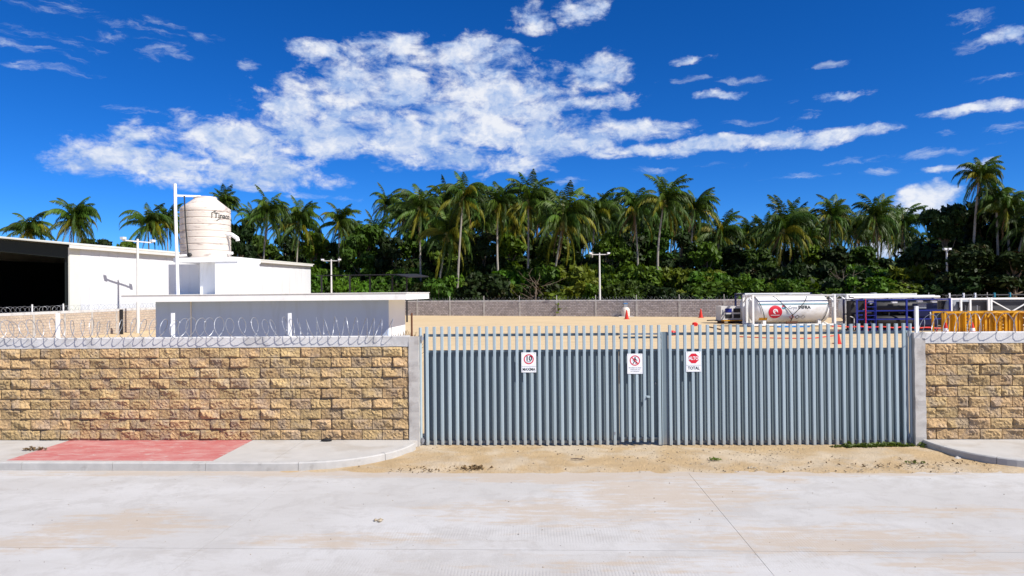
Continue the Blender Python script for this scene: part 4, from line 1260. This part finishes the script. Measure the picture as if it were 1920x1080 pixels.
# white braced frame container further right
YE = 52.0
a = at(1783, 600, YE); Le = 12.2
wf_ = thing('braced_container', 'white frame container with diagonal bracing and grey sides', 'container', (a.x, YE, 0), 0)
He = at(1850, 558, YE).z
for x in (0, .75, 1.45, 2.85, 3.05, 6.1, 9.15, Le - .14):
    MB().box(x, x + .13, 0, .13, 0, He).build('post', M['whitepaint'], wf_)
for z in (He - .14, .1): MB().box(.135, Le - .145, .01, .12, z, z + .12).build('rail', M['whitepaint'], wf_)
for x0_, x1_ in ((3.2, 6.1), (6.25, 9.15), (9.3, 12.0)):
    MB().bar((x0_, .05, He - .25), (x1_, .05, .4), .07).build('brace', M['whitepaint'], wf_); MB().bar((x0_, -.005, .4), (x1_, -.005, He - .25), .07).build('brace', M['whitepaint'], wf_)
MB().box(.1, Le - .1, 1.3, 2.3, .12, He - .25).build('inner_wall', M['steel_dark'], wf_)
MB().box(.85, Le - .1, .28, 1.29, .12, He - .3).build('tarpaulin', M['tarp'], wf_)
MB().lathe([(.2, .3), (.55, .4), (.7, .6), (.7, 1.9), (.55, 2.1), (.2, 2.2)], 20, (0, 1.1, He - .85), axis='x').build('vessel', M['ink_grey'], wf_, smooth=True)
for x in (.3, .9, 1.3, 2.2): MB().tube([(x, .3, .1), (x, .3, He - .6), (x + .2, .6, He - .4)], .05, 6).build('pipe', M['galv'], wf_)
MB().bar((1.0, .05, .6), (1.4, .05, He - .3), .05).build('brace', M['black'], wf_); MB().bar((.3, .05, .6), (.8, .05, 1.6), .05).build('brace', M['black'], wf_)
MB().tube([(.2, 1.0, He + .16), (Le, 1.0, He + .20)], .06, 6).build('top_pipe', M['steel_dark'], wf_)
for i, x in enumerate((.5, 1.6, 2.5, 4.0, 5.2, 6.8, 8.2)):
    MB().box(x, x + .09, .93, 1.07, He - .01, He + .36).build('pipe_clamp', M['teal'] if i in (3, 4) else M['sign_white'], wf_)

# yellow steel rack in front
YY = 42.0
a = at(1771, 600, YY); zt3 = at(1850, 584, YY).z; Ly = 7.6
yr = thing('yellow_rack', 'row of yellow steel frames with slotted panels behind the right wall', 'steel rack', (a.x, YY, 0), 0)
MB().box(0, Ly, 0, .12, zt3 - .10, zt3).build('top_rail', M['yellow'], yr)
MB().box(0, Ly, 0, .12, .08, .2).build('bottom_rail', M['yellow'], yr)
MB().box(0, Ly, 1.2, 1.32, zt3 - .10, zt3).build('top_rail', M['yellow'], yr)
x = 0.0; k = 0
while x < Ly - .1:
    MB().box(x, x + .10, -.01, .13, 0, zt3 + .002).build('post', M['yellow'], yr)
    MB().box(x, x + .10, 1.19, 1.33, 0, zt3 + .002).build('post', M['yellow'], yr)
    nxt = x + .62
    if k < 40 and k % 3 != 2:
        MB().box(x + .104, nxt - .004, .16, .19, .1, zt3 - .12).build('plate', M['yellow'], yr)
        MB().box(x + .33, x + .39, .10, .158, .1, zt3 - .12).build('rib', M['yellow'], yr)
    else:
        for j in range(7):
            z = .18 + j * .20
            if z < zt3 - .2: MB().box(x + .104, nxt - .004, .10, .15, z, z + .13).build('slat', M['yellow'], yr)
        MB().box(x + .28, x + .36, .04, .098, .1, zt3 - .12).build('rib', M['yellow'], yr)
        if k % 2: MB().box(x + .104, nxt - .004, .5, .53, .1, zt3 - .12).build('plate', M['yellow'], yr)
    x = nxt; k += 1
# rounded rails
for i in range(3):
    x = 2.6 + i * 1.5
    MB().tube([(x, -.06, zt3 - .35), (x + .15, -.06, zt3 - .12), (x + .5, -.06, zt3 - .05), (x + .9, -.06, zt3 - .12), (x + 1.05, -.06, zt3 - .35)], .06, 8).build('guard_hoop', M['yellow'], yr, smooth=True)


def cone(label, px, py, Y, h, white=True, grounded=True):
    p = at(px, py, Y)
    z0 = 0.0
    root = thing('traffic_cone', label, 'traffic cone', (p.x, Y, z0), 0, 'traffic cones in the yard')
    w_ = h * .28
    MB().box(-w_, w_, -w_, w_, 0, .05).build('base', M['orange'], root)
    MB().lathe([(w_ * .8, .051), (w_ * .55, h * .45), (w_ * .42, h * .66), (w_ * .16, h)], 14).build('body', M['orange'], root, smooth=True)
    if white: MB().lathe([(w_ * .57, h * .45), (w_ * .46, h * .64)], 14).build('white_band', M['sign_white'], root, smooth=True)
    return root


cone('orange cone beside the left end of the yellow rack', 1773, 612, 41.0, .95)
cone('orange and white cone before the middle of the yellow rack', 1823, 612, 41.0, .95)
cone('red cone in front of the small round cistern', 1175, 590, 74, 1.0, False)
cone('red cone beside the far wall near the refrigeration unit', 1314, 588, 76, 1.0, False)
cone('red cone seen through the right gate pickets', 1571, 637, 37.5, .75, False)
for lab, px, py, Y in (('red bucket lying on the sand behind the gate', 1303, 607, 58), ('red cloth bundle on the sand near the gate', 1261, 621, 46)):
    p = at(px, py, Y); mb = MB(); r = random.Random(px)
    mb.lathe([(.04, 0), (.15, .0), (.20, .16), (.17, .28), (.05, .33)], 12); mb.v = [(x * 1.2 + r.gauss(0, .02), y + r.gauss(0, .02), max(0, z)) for x, y, z in mb.v]
    tag(mb.build('red_bundle', M['red'], None, False, (p.x, Y, 0)), lab, 'bundle')

# small round cistern
p = atz(1173, 594, 0); cs = thing('cistern', 'small round white cistern with a pump on top in the far yard', 'cistern', (p.x, p.y, 0))
MB().lathe([(.50, 0), (.52, .5), (.50, .9), (.34, 1.12), (.2, 1.13)], 24).build('drum', M['tank'], cs, smooth=True)
MB().box(-.2, .2, -.2, .2, 1.135, 1.55).build('pump_box', M['ink_grey'], cs)
MB().box(-.24, .24, -.24, .24, 1.552, 1.62).build('lid', M['skyblue'], cs)
MB().box(-.9, .9, -.7, .7, 0.002, .08).build('plinth', M['concrete'], cs)
# blue pallet under the tank, hoses on the sand
p = at(1487, 611, 54.6)
mb = MB(); mb.box(-1.2, 1.3, 0, .6, 0, .10); pt = mb.build('blue_pallet', M['skyblue'], None, False, (p.x, 54.5, 0)); tag(pt, 'bright blue pallet on the sand before the white tank', 'pallet')
def ground_hose(name, label, pix, mm, r_=.035):
    pts = [atz(px, py, .04) for px, py in pix]; pts = smooth_path(resample(pts, .4), 6)
    tag(MB().tube(pts, r_, 6).build(name, M[mm]), label, 'hose')
ground_hose('hose', 'red hose lying across the sand behind the right gate leaf', [(1385, 631), (1440, 634), (1490, 634), (1520, 635), (1548, 631), (1566, 629)], 'red', .03)
ground_hose('hose', 'black hose running to the refrigeration unit', [(1326, 601), (1345, 600), (1362, 601)], 'black', .06)
ground_hose('hose', 'dark red hose near the refrigeration unit', [(1330, 613), (1345, 616), (1352, 618)], 'rust', .05)

# ================================================================== vegetation
def leaf_mesh(name, P, Nn, size, mtl, aspect=1.7, flip=True):
    """one rhombic leaf per point, bent along its midrib"""
    n = len(P)
    t = rng.normal(0, 1, (n, 3)); t -= (t * Nn).sum(1)[:, None] * Nn
    t[:, 2] -= .25; t /= np.linalg.norm(t, axis=1)[:, None] + 1e-9
    b = np.cross(Nn, t); s = size[:, None]
    A_ = P - t * s * .5 * aspect; B_ = P + b * s * .5 - Nn * s * .08; C__ = P + t * s * .5 * aspect - Nn * s * .15; D_ = P - b * s * .5 - Nn * s * .08
    V = np.stack([A_, B_, C__, D_], 1).reshape(-1, 3)
    me = bpy.data.meshes.new(name); me.vertices.add(4 * n); me.vertices.foreach_set('co', V.ravel().astype(np.float32))
    me.loops.add(6 * n); me.polygons.add(2 * n)
    base = np.arange(n)[:, None] * 4
    idx = np.concatenate([base + np.array([0, 1, 2]), base + np.array([0, 2, 3])], 1).ravel()
    me.loops.foreach_set('vertex_index', idx.astype(np.int32))
    me.polygons.foreach_set('loop_start', np.arange(0, 6 * n, 3, dtype=np.int32))
    me.update(calc_edges=True); me.validate(); me.materials.append(mtl)
    return me


def lobes_points(lobes, n, shell=(.55, 1.05)):
    P = []; Nn = []
    vol = np.array([l[3] * l[4] * l[5] for l in lobes]) ** (2 / 3); cnt = (vol / vol.sum() * n).astype(int)
    for (cx, cy, cz, rx, ry, rz_), k in zip(lobes, cnt):
        d = rng.normal(0, 1, (k, 3)); d[:, 2] = np.where(rng.random(k) < .75, np.abs(d[:, 2]), d[:, 2]); d /= np.linalg.norm(d, axis=1)[:, None]
        # twiggy lumps: radius wobbles with direction
        wob = 1 + .22 * np.sin(d[:, 0] * 7 + cx) * np.cos(d[:, 1] * 6 + cz) + .15 * np.sin(d[:, 2] * 11 + cy)
        rr = rng.uniform(*shell, k) ** .6 * wob
        P.append(np.array([cx, cy, cz]) + d * rr[:, None] * np.array([rx, ry, rz_]))
        nn = d * .7 + rng.normal(0, .55, (k, 3)) + np.array([0.1, -.15, .45]); Nn.append(nn / np.linalg.norm(nn, axis=1)[:, None])
    return np.concatenate(P), np.concatenate(Nn)


def bush_variant(seed, n, mtl, leafs=.34):
    r = random.Random(seed)  # unit: 2 wide, 1 high
    lobes = []
    for i in range(16):
        a = r.uniform(0, 6.28); d = r.uniform(.05, .78)
        rx = r.uniform(.18, .36); lobes.append((d * math.cos(a), d * math.sin(a) * .7, r.uniform(.18, .95 - rx * .8), rx, rx, rx * r.uniform(.6, .95)))
    P, Nn = lobes_points(lobes, n)
    P[:, 2] = np.maximum(P[:, 2], .01)
    return P, Nn


BV = [bush_variant(50 + i, 2900, None) for i in range(7)]


def bush_mesh(i, hw, h, mtl, leafs):
    P, Nn = BV[i]; Q = P * np.array([hw, hw, h]); return leaf_mesh('foliage', Q, Nn, rng.uniform(.6, 1.3, len(Q)) * leafs, mtl)


STEM = MB()
for k in range(5):
    a = k * 1.26; STEM.tube([(0.1 * math.cos(a), .1 * math.sin(a), 0), (.28 * math.cos(a), .28 * math.sin(a), .4), (.5 * math.cos(a), .45 * math.sin(a), .8)], [.03, .02, .008], 5)
STEM_ME = STEM.mesh('stems', M['bark'])

# low bushes behind the back wall
px = 560; bushes = []; r = random.Random(12)
while px < 1720:
    Y = back_px(px) + r.uniform(3, 7); ytop = r.uniform(508, 536) if px > 780 else r.uniform(500, 525)
    bushes.append((px, ytop, Y, r.uniform(2.6, 4.2))); px += r.uniform(26, 40)
px = 585
while px < 1720:
    Y = back_px(px) + r.uniform(9, 13); ytop = r.uniform(476, 512)
    bushes.append((px, ytop, Y, r.uniform(3.0, 4.6))); px += r.uniform(36, 54)
for px in (1745, 1790, 1840, 1885, 1930, 1975): bushes.append((px, r.uniform(505, 530), back_px(px) + r.uniform(4, 8), 3.6))
bushes.sort()
r = random.Random(40)
meshes = {}
for i, (px, ytop, Y, hw) in enumerate(bushes):
    p = at(px, ytop, Y); h = max(2.5, p.z)
    kind = r.choice(('leaf', 'leaf', 'leaf_mid', 'leaf_light', 'leaf_dark')); vi = r.randrange(7)
    if px > 1700: kind = 'leaf_dark'
    key = (vi, kind)
    if key not in meshes: meshes[key] = bush_mesh(vi, 3.6, 5.0, M[kind], (.30, .38, .46, .55)[(vi + len(kind)) % 4])
    words = {'leaf': 'bright green', 'leaf_mid': 'mid green', 'leaf_light': 'yellow green', 'leaf_dark': 'dark green'}[kind]
    root = thing('bush', '%s broad-leaved bush, %s from the left behind the back wall' % (words, ORD[i]), 'bush', (p.x, Y, 0), r.uniform(0, 6.28), 'bushes behind the back wall')
    f_ = link('foliage', meshes[key], root); f_.scale = (hw / 3.6, hw / 3.6, h / 5.0)
    s_ = link('stems', STEM_ME, root); s_.scale = (hw * .8, hw * .8, h * .8)


def tree_variant(seed, mtl, n=5200, leafs=.5):
    """unit-free broadleaf tree: 12 m tall, crown 5 m radius"""
    r = random.Random(seed); tb = MB(); H_ = 12.0
    tb.tube([(0, 0, 0), (r.uniform(-.2, .2), r.uniform(-.2, .2), 2.5), (r.uniform(-.4, .4), 0, 5.5), (r.uniform(-.5, .5), 0, 9)], [.34, .27, .2, .08], 8)
    lobes = []
    for i in range(24):
        a = i * 2.4 + r.uniform(-.3, .3); zz = r.uniform(3.2, 10.2); d = r.uniform(1.0, 4.0) * (1.0 if zz < 8 else .6)
        q = Vector((d * math.cos(a), d * math.sin(a), zz)); st_ = Vector((0, 0, max(2.0, zz - 2.5)))
        tb.tube([st_, (st_ + q) / 2 + Vector((0, 0, -.3)), q], [.13, .09, .03], 5, cap=False)
        rx = r.uniform(.9, 1.6); lobes.append((q.x, q.y, q.z + .3, rx, rx, rx * r.uniform(.6, .9)))
    P, Nn = lobes_points(lobes, n, (.4, 1.05))
    return tb.mesh('trunk', M['bark'], True), leaf_mesh('crown', P, Nn, rng.uniform(.6, 1.3, len(P)) * leafs, mtl)


TV = [tree_variant(70 + i, M[('leaf_mid', 'leaf_dark', 'leaf', 'leaf_dark')[i]]) for i in range(4)]
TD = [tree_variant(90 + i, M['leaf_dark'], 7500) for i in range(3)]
TREES = [(60, 462, 40), (185, 444, 48), (235, 450, 34), (452, 405, 44), (490, 440, 44), (540, 440, 46), (590, 432, 46), (640, 445, 44), (682, 420, 48), (735, 440, 44), (775, 430, 46), (815, 440, 50), (860, 425, 50), (905, 430, 52), (950, 432, 52), (1000, 430, 52), (1045, 440, 52),
         (1090, 435, 50), (1140, 432, 50), (1185, 428, 52), (1225, 425, 52), (1275, 432, 46), (1325, 450, 46), (1375, 452, 48), (1425, 465, 48), (1470, 462, 52), (1520, 458, 50), (1565, 455, 50), (1610, 462, 50), (1660, 482, 34), (1695, 484, 36)]
r = random.Random(5)
for i, (px, yt, hwp) in enumerate(TREES):
    Y = back_px(px) + r.uniform(15, 26); p = at(px, yt + (2 if 760 < px < 1330 else 0), Y); tr, cr = TV[i % 4]
    root = thing('broadleaf_tree', 'leafy green tree, %s from the left among the palm trunks' % ORD[i], 'tree', (p.x, Y, 0), r.uniform(0, 6.28), 'broadleaf trees among the palms')
    sx = hwp * Y / FPX / 4.6
    for nm, me in (('trunk', tr), ('crown', cr)):
        o = link(nm, me, root); o.scale = (sx, sx, p.z / 11.6)
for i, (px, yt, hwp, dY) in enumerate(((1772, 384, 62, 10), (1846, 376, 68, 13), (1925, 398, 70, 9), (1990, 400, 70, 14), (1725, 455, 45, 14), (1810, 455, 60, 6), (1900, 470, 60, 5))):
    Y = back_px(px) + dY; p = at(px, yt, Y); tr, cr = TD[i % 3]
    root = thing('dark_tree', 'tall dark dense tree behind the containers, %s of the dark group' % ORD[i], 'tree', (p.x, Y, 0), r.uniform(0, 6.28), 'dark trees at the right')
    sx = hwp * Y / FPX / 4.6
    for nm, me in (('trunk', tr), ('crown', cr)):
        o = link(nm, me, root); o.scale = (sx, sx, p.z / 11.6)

# the wood further back reads as one dark mass
P = []; Nn = []
for px in np.arange(380, 2060, 14):
    Y = back_px(px) + rng.uniform(36, 50); top = rng.uniform(466, 490) if px < 1400 else rng.uniform(490, 505)
    if px > 1700: top = rng.uniform(440, 470)
    p = at(px, top, Y); rx = rng.uniform(2.0, 3.2)
    for zc_ in np.arange(1.5, p.z, 2.2): P.append((p.x + rng.normal(0, .8), Y + rng.normal(0, 1.5), zc_, rx, rx, 1.8))
Pp, Nn = lobes_points(P, 42000)
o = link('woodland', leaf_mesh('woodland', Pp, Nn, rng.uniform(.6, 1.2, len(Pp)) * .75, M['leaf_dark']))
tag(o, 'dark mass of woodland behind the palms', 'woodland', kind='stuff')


# coconut palms
def frond_mesh(seed, e0, bend, Lf, mtl, hang=.55, nl=44, wid=.115):
    """frond along +x from the origin; e0 start elevation, bend total droop (rad)"""
    r = random.Random(seed); mb = MB(); pts = []; p = Vector((0, 0, 0)); n = 14
    side_ = r.uniform(-.25, .25)
    dirs = []
    for i in range(n + 1):
        t = i / n; e = e0 - bend * t ** 1.25; az_ = side_ * t * t
        d = Vector((math.cos(e) * math.cos(az_), math.cos(e) * math.sin(az_), math.sin(e)))
        pts.append(p.copy()); dirs.append(d); p = p + d * (Lf / n)
    mb.tube(pts, [.055 * (1 - .85 * i / n) for i in range(n + 1)], 4, cap=False)
    for i in range(nl):
        t = .10 + .90 * (i + r.uniform(-.3, .3)) / (nl - 1); t = min(.995, max(.05, t))
        f_ = t * n; k = min(n - 1, int(f_)); q = pts[k].lerp(pts[k + 1], f_ - k); d = dirs[k]
        s_ = d.cross(Vector((0, 0, 1))); s_ = s_.normalized() if s_.length > .05 else Vector((0, 1, 0)); u = s_.cross(d).normalized()
        ll = Lf * .235 * (math.sin(math.pi * min(1, .18 + t * .80)) ** .6) * r.uniform(.8, 1.1)
        for sg in (-1, 1):
            if r.random() < .04: continue
            ang_h = hang + r.uniform(-.25, .3)
            v = (d * (.55 + .5 * t) + s_ * sg * math.cos(ang_h) * .9 + u * .18 - Vector((0, 0, 1)) * math.sin(ang_h)).normalized()
            v2 = (v - Vector((0, 0, .55))).normalized()
            m_ = q + v * ll * .5; e_ = m_ + v2 * ll * .5; w_ = d * (wid * .5)
            o_ = len(mb.v)
            mb.v += [tuple(q - w_ * .6), tuple(q + w_ * .6), tuple(m_ + w_), tuple(m_ - w_), tuple(e_)]
            mb.f += [(o_, o_ + 1, o_ + 2, o_ + 3), (o_ + 3, o_ + 2, o_ + 4)]
    return mb.mesh('frond', mtl)


F_UP = [frond_mesh(200 + i, R(86 - i * 4), R(70 + i * 18), 4.3, M['frond'], .7) for i in range(6)]
F_MID = [frond_mesh(220 + i, R(64 - i * 8), R(132 + i * 6), 4.8, M['frond'], .95) for i in range(6)]
F_LOW = [frond_mesh(240 + i, R(24 - i * 17), R(104 - i * 10), 4.6, M['frond'], 1.1) for i in range(5)]
F_LOWY = [frond_mesh(250 + i, R(22 - i * 17), R(102 - i * 10), 4.6, M['frond_yellow'], 1.1) for i in range(5)]
F_MIDY = [frond_mesh(270 + i, R(54 - i * 8), R(128 + i * 8), 4.6, M['frond_yellow'], 1.0) for i in range(3)]
F_DRY = [frond_mesh(260 + i, R(-50 - i * 12), R(38), 3.8, M['frond_dry'], 1.1, 28) for i in range(3)]
HEART = []
for k in range(3):
    rr = random.Random(300 + k); mb = MB()
    mb.lathe([(.20, -.8), (.30, -.3), (.26, .1), (.12, .7), (.03, 1.6)], 8)
    for _ in range(9):
        a = rr.uniform(0, 6.28); c = (math.cos(a) * .42, math.sin(a) * .42, rr.uniform(-.75, -.25)); mb.lathe([(.02, -.17), (.13, -.09), (.15, .03), (.09, .14), (.02, .17)], 6, c)
    HEART.append(mb.mesh('crown', M['coconut'], True))

# crown centre x, y, crown radius (px), x of trunk foot, how yellow (0..1), how dry
PALMS = [(50, 433, 44, 60, .35, .1), (137, 414, 48, 133, .35, .1), (276, 422, 52, 285, .45, .1), (312, 418, 38, 318, .3, .1), (417, 385, 34, 420, .2, .1), (470, 410, 34, 474, .2, .1),
         (500, 402, 52, 494, .4, .35), (560, 418, 46, 557, .45, .35), (534, 425, 38, 540, .3, .2), (634, 418, 46, 626, .4, .3), (722, 385, 36, 721, .25, .75), (786, 392, 58, 790, .3, .1), (770, 425, 44, 772, .35, .3),
         (832, 384, 46, 836, .3, .1), (868, 372, 58, 856, .45, .15), (838, 440, 64, 816, .75, .15), (934, 386, 54, 940, .4, .2), (905, 418, 46, 905, .4, .2), (990, 378, 54, 985, .55, .2), (962, 425, 50, 955, .45, .2),
         (1056, 414, 66, 1030, .6, .3), (1020, 400, 40, 1022, .3, .2), (1116, 402, 50, 1104, .4, .3), (1158, 440, 36, 1160, .3, .3), (1190, 392, 54, 1195, .3, .3), (1170, 470, 44, 1176, .55, .2), (1246, 378, 60, 1240, .35, .2), (1224, 415, 44, 1226, .2, .3),
         (1302, 392, 50, 1282, .3, .5), (1350, 440, 46, 1352, .35, .2), (1402, 440, 36, 1405, .2, .1), (1432, 455, 36, 1436, .3, .2), (1470, 432, 58, 1458, .75, .3), (1505, 435, 42, 1508, .4, .3), (1558, 408, 46, 1560, .35, .2),
         (1540, 445, 40, 1540, .3, .3), (1604, 430, 44, 1602, .25, .4), (1640, 410, 50, 1640, .2, .4), (1625, 435, 40, 1622, .2, .4), (1694, 425, 46, 1690, .2, .5), (1838, 332, 50, 1827, .12, .2), (1888, 395, 50, 1884, .1, .2),
         (650, 440, 36, 655, .3, .2), (700, 440, 38, 698, .3, .2), (752, 405, 40, 748, .3, .3), (800, 405, 44, 806, .35, .2), (812, 425, 42, 808, .4, .3), (888, 395, 46, 892, .3, .3), (868, 430, 44, 872, .4, .3), (950, 400, 44, 952, .3, .2), (1008, 405, 48, 1004, .45, .2), (1078, 425, 42, 1082, .4, .3), (1095, 440, 38, 1098, .3, .3), (1140, 420, 40, 1136, .3, .3), (1206, 425, 42, 1210, .25, .3), (1262, 415, 44, 1268, .25, .4), (1282, 412, 40, 1275, .2, .5), (1330, 462, 38, 1334, .3, .2), (1380, 458, 36, 1378, .3, .2), (1452, 445, 42, 1448, .5, .3), (1488, 420, 40, 1490, .3, .3), (1522, 455, 36, 1524, .3, .3), (1580, 430, 40, 1576, .25, .3), (1662, 425, 40, 1664, .2, .4), (1925, 425, 60, 1915, .1, .2), (1870, 375, 40, 1866, .1, .1), (1990, 400, 56, 1980, .2, .2)]
r = random.Random(78)
for x_ in list(range(755, 1325, 30)) + list(range(1430, 1700, 44)):
    PALMS.append((x_ + r.uniform(-9, 9), r.uniform(398, 446) if x_ < 1330 else r.uniform(428, 458), r.uniform(34, 44), x_ + r.uniform(-14, 14), r.uniform(.1, .5), r.uniform(.1, .6)))
PALMS.sort()
r = random.Random(77)
for i, (px, py, rp, fx, yel, dry) in enumerate(PALMS):
    Y = max(back_px(px) + 5.0 + 3 * (i % 3), 5300.0 / rp)
    if px > 1800: Y = min(Y, back_px(px) + 7 + 4 * r.random())
    if px < 440: Y = max(Y, 104)
    c = at(px, py, Y); ft = at(fx, 545, Y); H_ = c.z
    sc = rp * Y / FPX / 3.8 * r.uniform(.9, 1.1)
    adj = 'tall' if py < 395 else 'lower'
    extra = ' with yellowing fronds' if yel > .5 else (' with dry hanging fronds' if dry > .4 else '')
    root = thing('palm_tree', '%s coconut palm%s, %s palm from the left' % (adj, extra, ORD[i]), 'palm tree', (ft.x, Y, 0), 0, 'coconut palms behind the yard')
    lean = c.x - ft.x
    mb = MB(); n = 12; wob = r.uniform(-.7, .7)
    pts = [(lean * (t / n) ** 1.4 + wob * math.sin(math.pi * t / n), .2 * math.sin(2.2 * t / n), H_ * t / n) for t in range(n + 1)]
    mb.tube(pts, [.17 * (1.35 if t == 0 else 1) * (1 - .40 * t / n) for t in range(n + 1)], 8)
    mb.build('trunk', M['trunk'], root, smooth=True)
    hc = link('crown', HEART[i % 3], root, pts[-1])
    hc.scale = (sc, sc, sc * r.uniform(1.08, 1.28))
    tilt = Matrix.Rotation(r.uniform(.08, .30), 3, Vector((0, 1, 0)))   # the sea wind leans the crowns to the right
    nf = r.randint(38, 48); ga = 2.399963
    for k in range(nf):
        t = k / nf; a = k * ga + r.uniform(-.2, .2)
        a = a - (.80 if t < .4 else .30) * math.sin(a)             # swept towards +x
        if t < .30: me = r.choice(F_UP)
        elif t < .55: me = r.choice(F_MIDY) if r.random() < yel * .22 else r.choice(F_MID)
        elif r.random() < dry * .7 and t > .8: me = r.choice(F_DRY)
        else: me = r.choice(F_LOWY) if r.random() < yel * .62 else r.choice(F_LOW)
        o = link('frond', me, hc)
        o.rotation_mode = 'QUATERNION'
        o.rotation_quaternion = (tilt @ Matrix.Rotation(a, 3, 'Z') @ Matrix.Rotation(r.uniform(-.14, .14), 3, 'Y')).to_quaternion()
        s_ = r.uniform(.82, 1.1); o.scale = (s_, s_, s_)
        o.location = (0, 0, -.1 * t)

# bare dead shrubs among the green
for lab, px, Y, yt in (('grey leafless shrub among the bushes left of the tall light pole', 1003, 87, 498), ('grey leafless shrub in the greenery above the white tank', 1580, 80, 490)):
    p = at(px, yt, Y); mb = MB(); rr = random.Random(px)
    for _ in range(26):
        a = Vector((rr.gauss(0, .5), rr.gauss(0, .5), rr.uniform(1.5, p.z * .7))); q = a + Vector((rr.gauss(0, 1.4), rr.gauss(0, .8), rr.uniform(.4, 2.0)))
        mb.tube([a, (a + q) / 2 + Vector((rr.gauss(0, .3), 0, rr.gauss(0, .2))), q], [.035, .025, .012], 4, cap=False)
    mb.tube([(0, 0, 0), (0.1, 0, p.z * .6)], [.14, .06], 6)
    tag(mb.build('dead_shrub', M['bark'], None, False, (p.x, Y, 0)), lab, 'shrub')

# ================================================================== small things on the ground
r = random.Random(9)
mb = MB()
def pebble(mb, c, s_):
    v = []
    for dx_, dy_, dz_ in ((1, 0, 0), (-1, 0, 0), (0, 1, 0), (0, -1, 0), (0, 0, 1), (0, 0, -1)):
        v.append((c.x + dx_ * s_ * r.uniform(.6, 1.3), c.y + dy_ * s_ * r.uniform(.6, 1.2), c.z + dz_ * s_ * r.uniform(.4, .8)))
    mb.add(v, [(0, 2, 4), (2, 1, 4), (1, 3, 4), (3, 0, 4), (2, 0, 5), (1, 2, 5), (3, 1, 5), (0, 3, 5)])
for _ in range(2300):
    l = r.uniform(-1.9, 7.9); off = r.uniform(-1.9, .0); w_ = .25 + .75 * max(0, min(1, (l - 1) / 6))
    if r.random() < w_: pebble(mb, wl(l, off, .028), r.choice((.006, .008, .010, .013, .018)))
tag(mb.build('gravel', M['stone']), 'loose gravel scattered over the sand in front of the gate', 'gravel', kind='stuff')
mb = MB()
for _ in range(260):
    l = r.uniform(-9, 10); off = r.uniform(-6.5, -2.0); pebble(mb, wl(l, off, .016), r.choice((.004, .005, .007, .010)))
tag(mb.build('grit', M['stone']), 'dark grit scattered over the concrete road', 'grit', kind='stuff')
for lab, px, py, s_ in (('dark stone on the sand in front of the right gate leaf', 1409, 878, .035), ('small dark clod on the sand below the stop sign', 1318, 871, .028), ('dark clod on the concrete road left of centre', 709, 977, .035),
                        ('pale stone by the kerb of the right pavement', 1795, 860, .045)):
    mb = MB(); p = atz(px, py, .02)
    for _ in range(4): pebble(mb, Vector((r.gauss(0, s_ * .6), r.gauss(0, s_ * .5), s_ * .25)), s_)
    tag(mb.build('stone', M['walk'] if 'pale' in lab else M['stone'], None, False, p), lab, 'stone')


def litter(name, label, px, py, n, sx_, sy_, mm, z=.03, long_=.10, cat='leaf litter'):
    p = atz(px, py, z); mb = MB()
    for _ in range(n):
        c = Vector((r.gauss(0, sx_), r.gauss(0, sy_), 0)); a = r.uniform(0, 6.28); d = Vector((math.cos(a), math.sin(a), r.uniform(-.1, .5))) * r.uniform(.4, 1) * long_; w_ = Vector((-math.sin(a), math.cos(a), r.uniform(-.3, .6))) * long_ * .18
        mid_ = c + d * .5 + Vector((0, 0, long_ * r.uniform(.05, .35)))
        mb.add([c, mid_ + w_, c + d, mid_ - w_], [(0, 1, 2), (0, 2, 3)])
    tag(mb.build(name, M[mm], None, False, p), label, cat, kind='stuff')


litter('leaf_litter', 'heap of dry brown leaves on the sand left of the gate centre', 889, 878, 70, .11, .06, 'dry', .035, .09)
litter('leaf_litter', 'small pile of dry leaves on the pavement at the far left', 66, 843, 34, .09, .05, 'dry', kz + .005, .10)
litter('leaf_litter', 'scattered dry leaves on the sand by the left kerb', 790, 880, 40, .4, .12, 'dry', .03, .07)
litter('leaf_litter', 'scattered brown twigs on the sand before the right kerb', 1700, 872, 60, .7, .12, 'dry', .04, .08)
litter('grass_tuft', 'green grass tuft at the foot of the right gate leaf', 1645, 838, 420, .32, .03, 'grass', .03, .15, 'grass')
litter('grass_tuft', 'small green sprig on the sand below the stop sign', 1340, 862, 26, .035, .03, 'grass', .03, .08, 'grass')
litter('weeds', 'low weeds on the sand near the right kerb', 1718, 868, 30, .08, .03, 'grass', .04, .07, 'grass')
p = atz(612, 827, kz); mb = MB(); mb.lathe([(.02, 0), (.085, .0), (.09, .03), (.05, .05), (.02, .052)], 10); mb.v = [(x * 1.2, y * .6, z) for x, y, z in mb.v]
tag(mb.build('drain_cap', M['black'], None, False, p), 'small dark lump at the foot of the left wall', 'debris')
p = atz(1083, 863, .03); mb = MB(); mb.tube([(-.12, .03, .02), (0, 0, .03), (.12, -.02, .015)], [.008, .014, .006], 5); mb.tube([(.05, 0, .03), (.10, .06, .03)], .006, 4)
tag(mb.build('stick', M['bark'], None, False, p), 'short dark stick on the sand below the middle of the gate', 'stick')
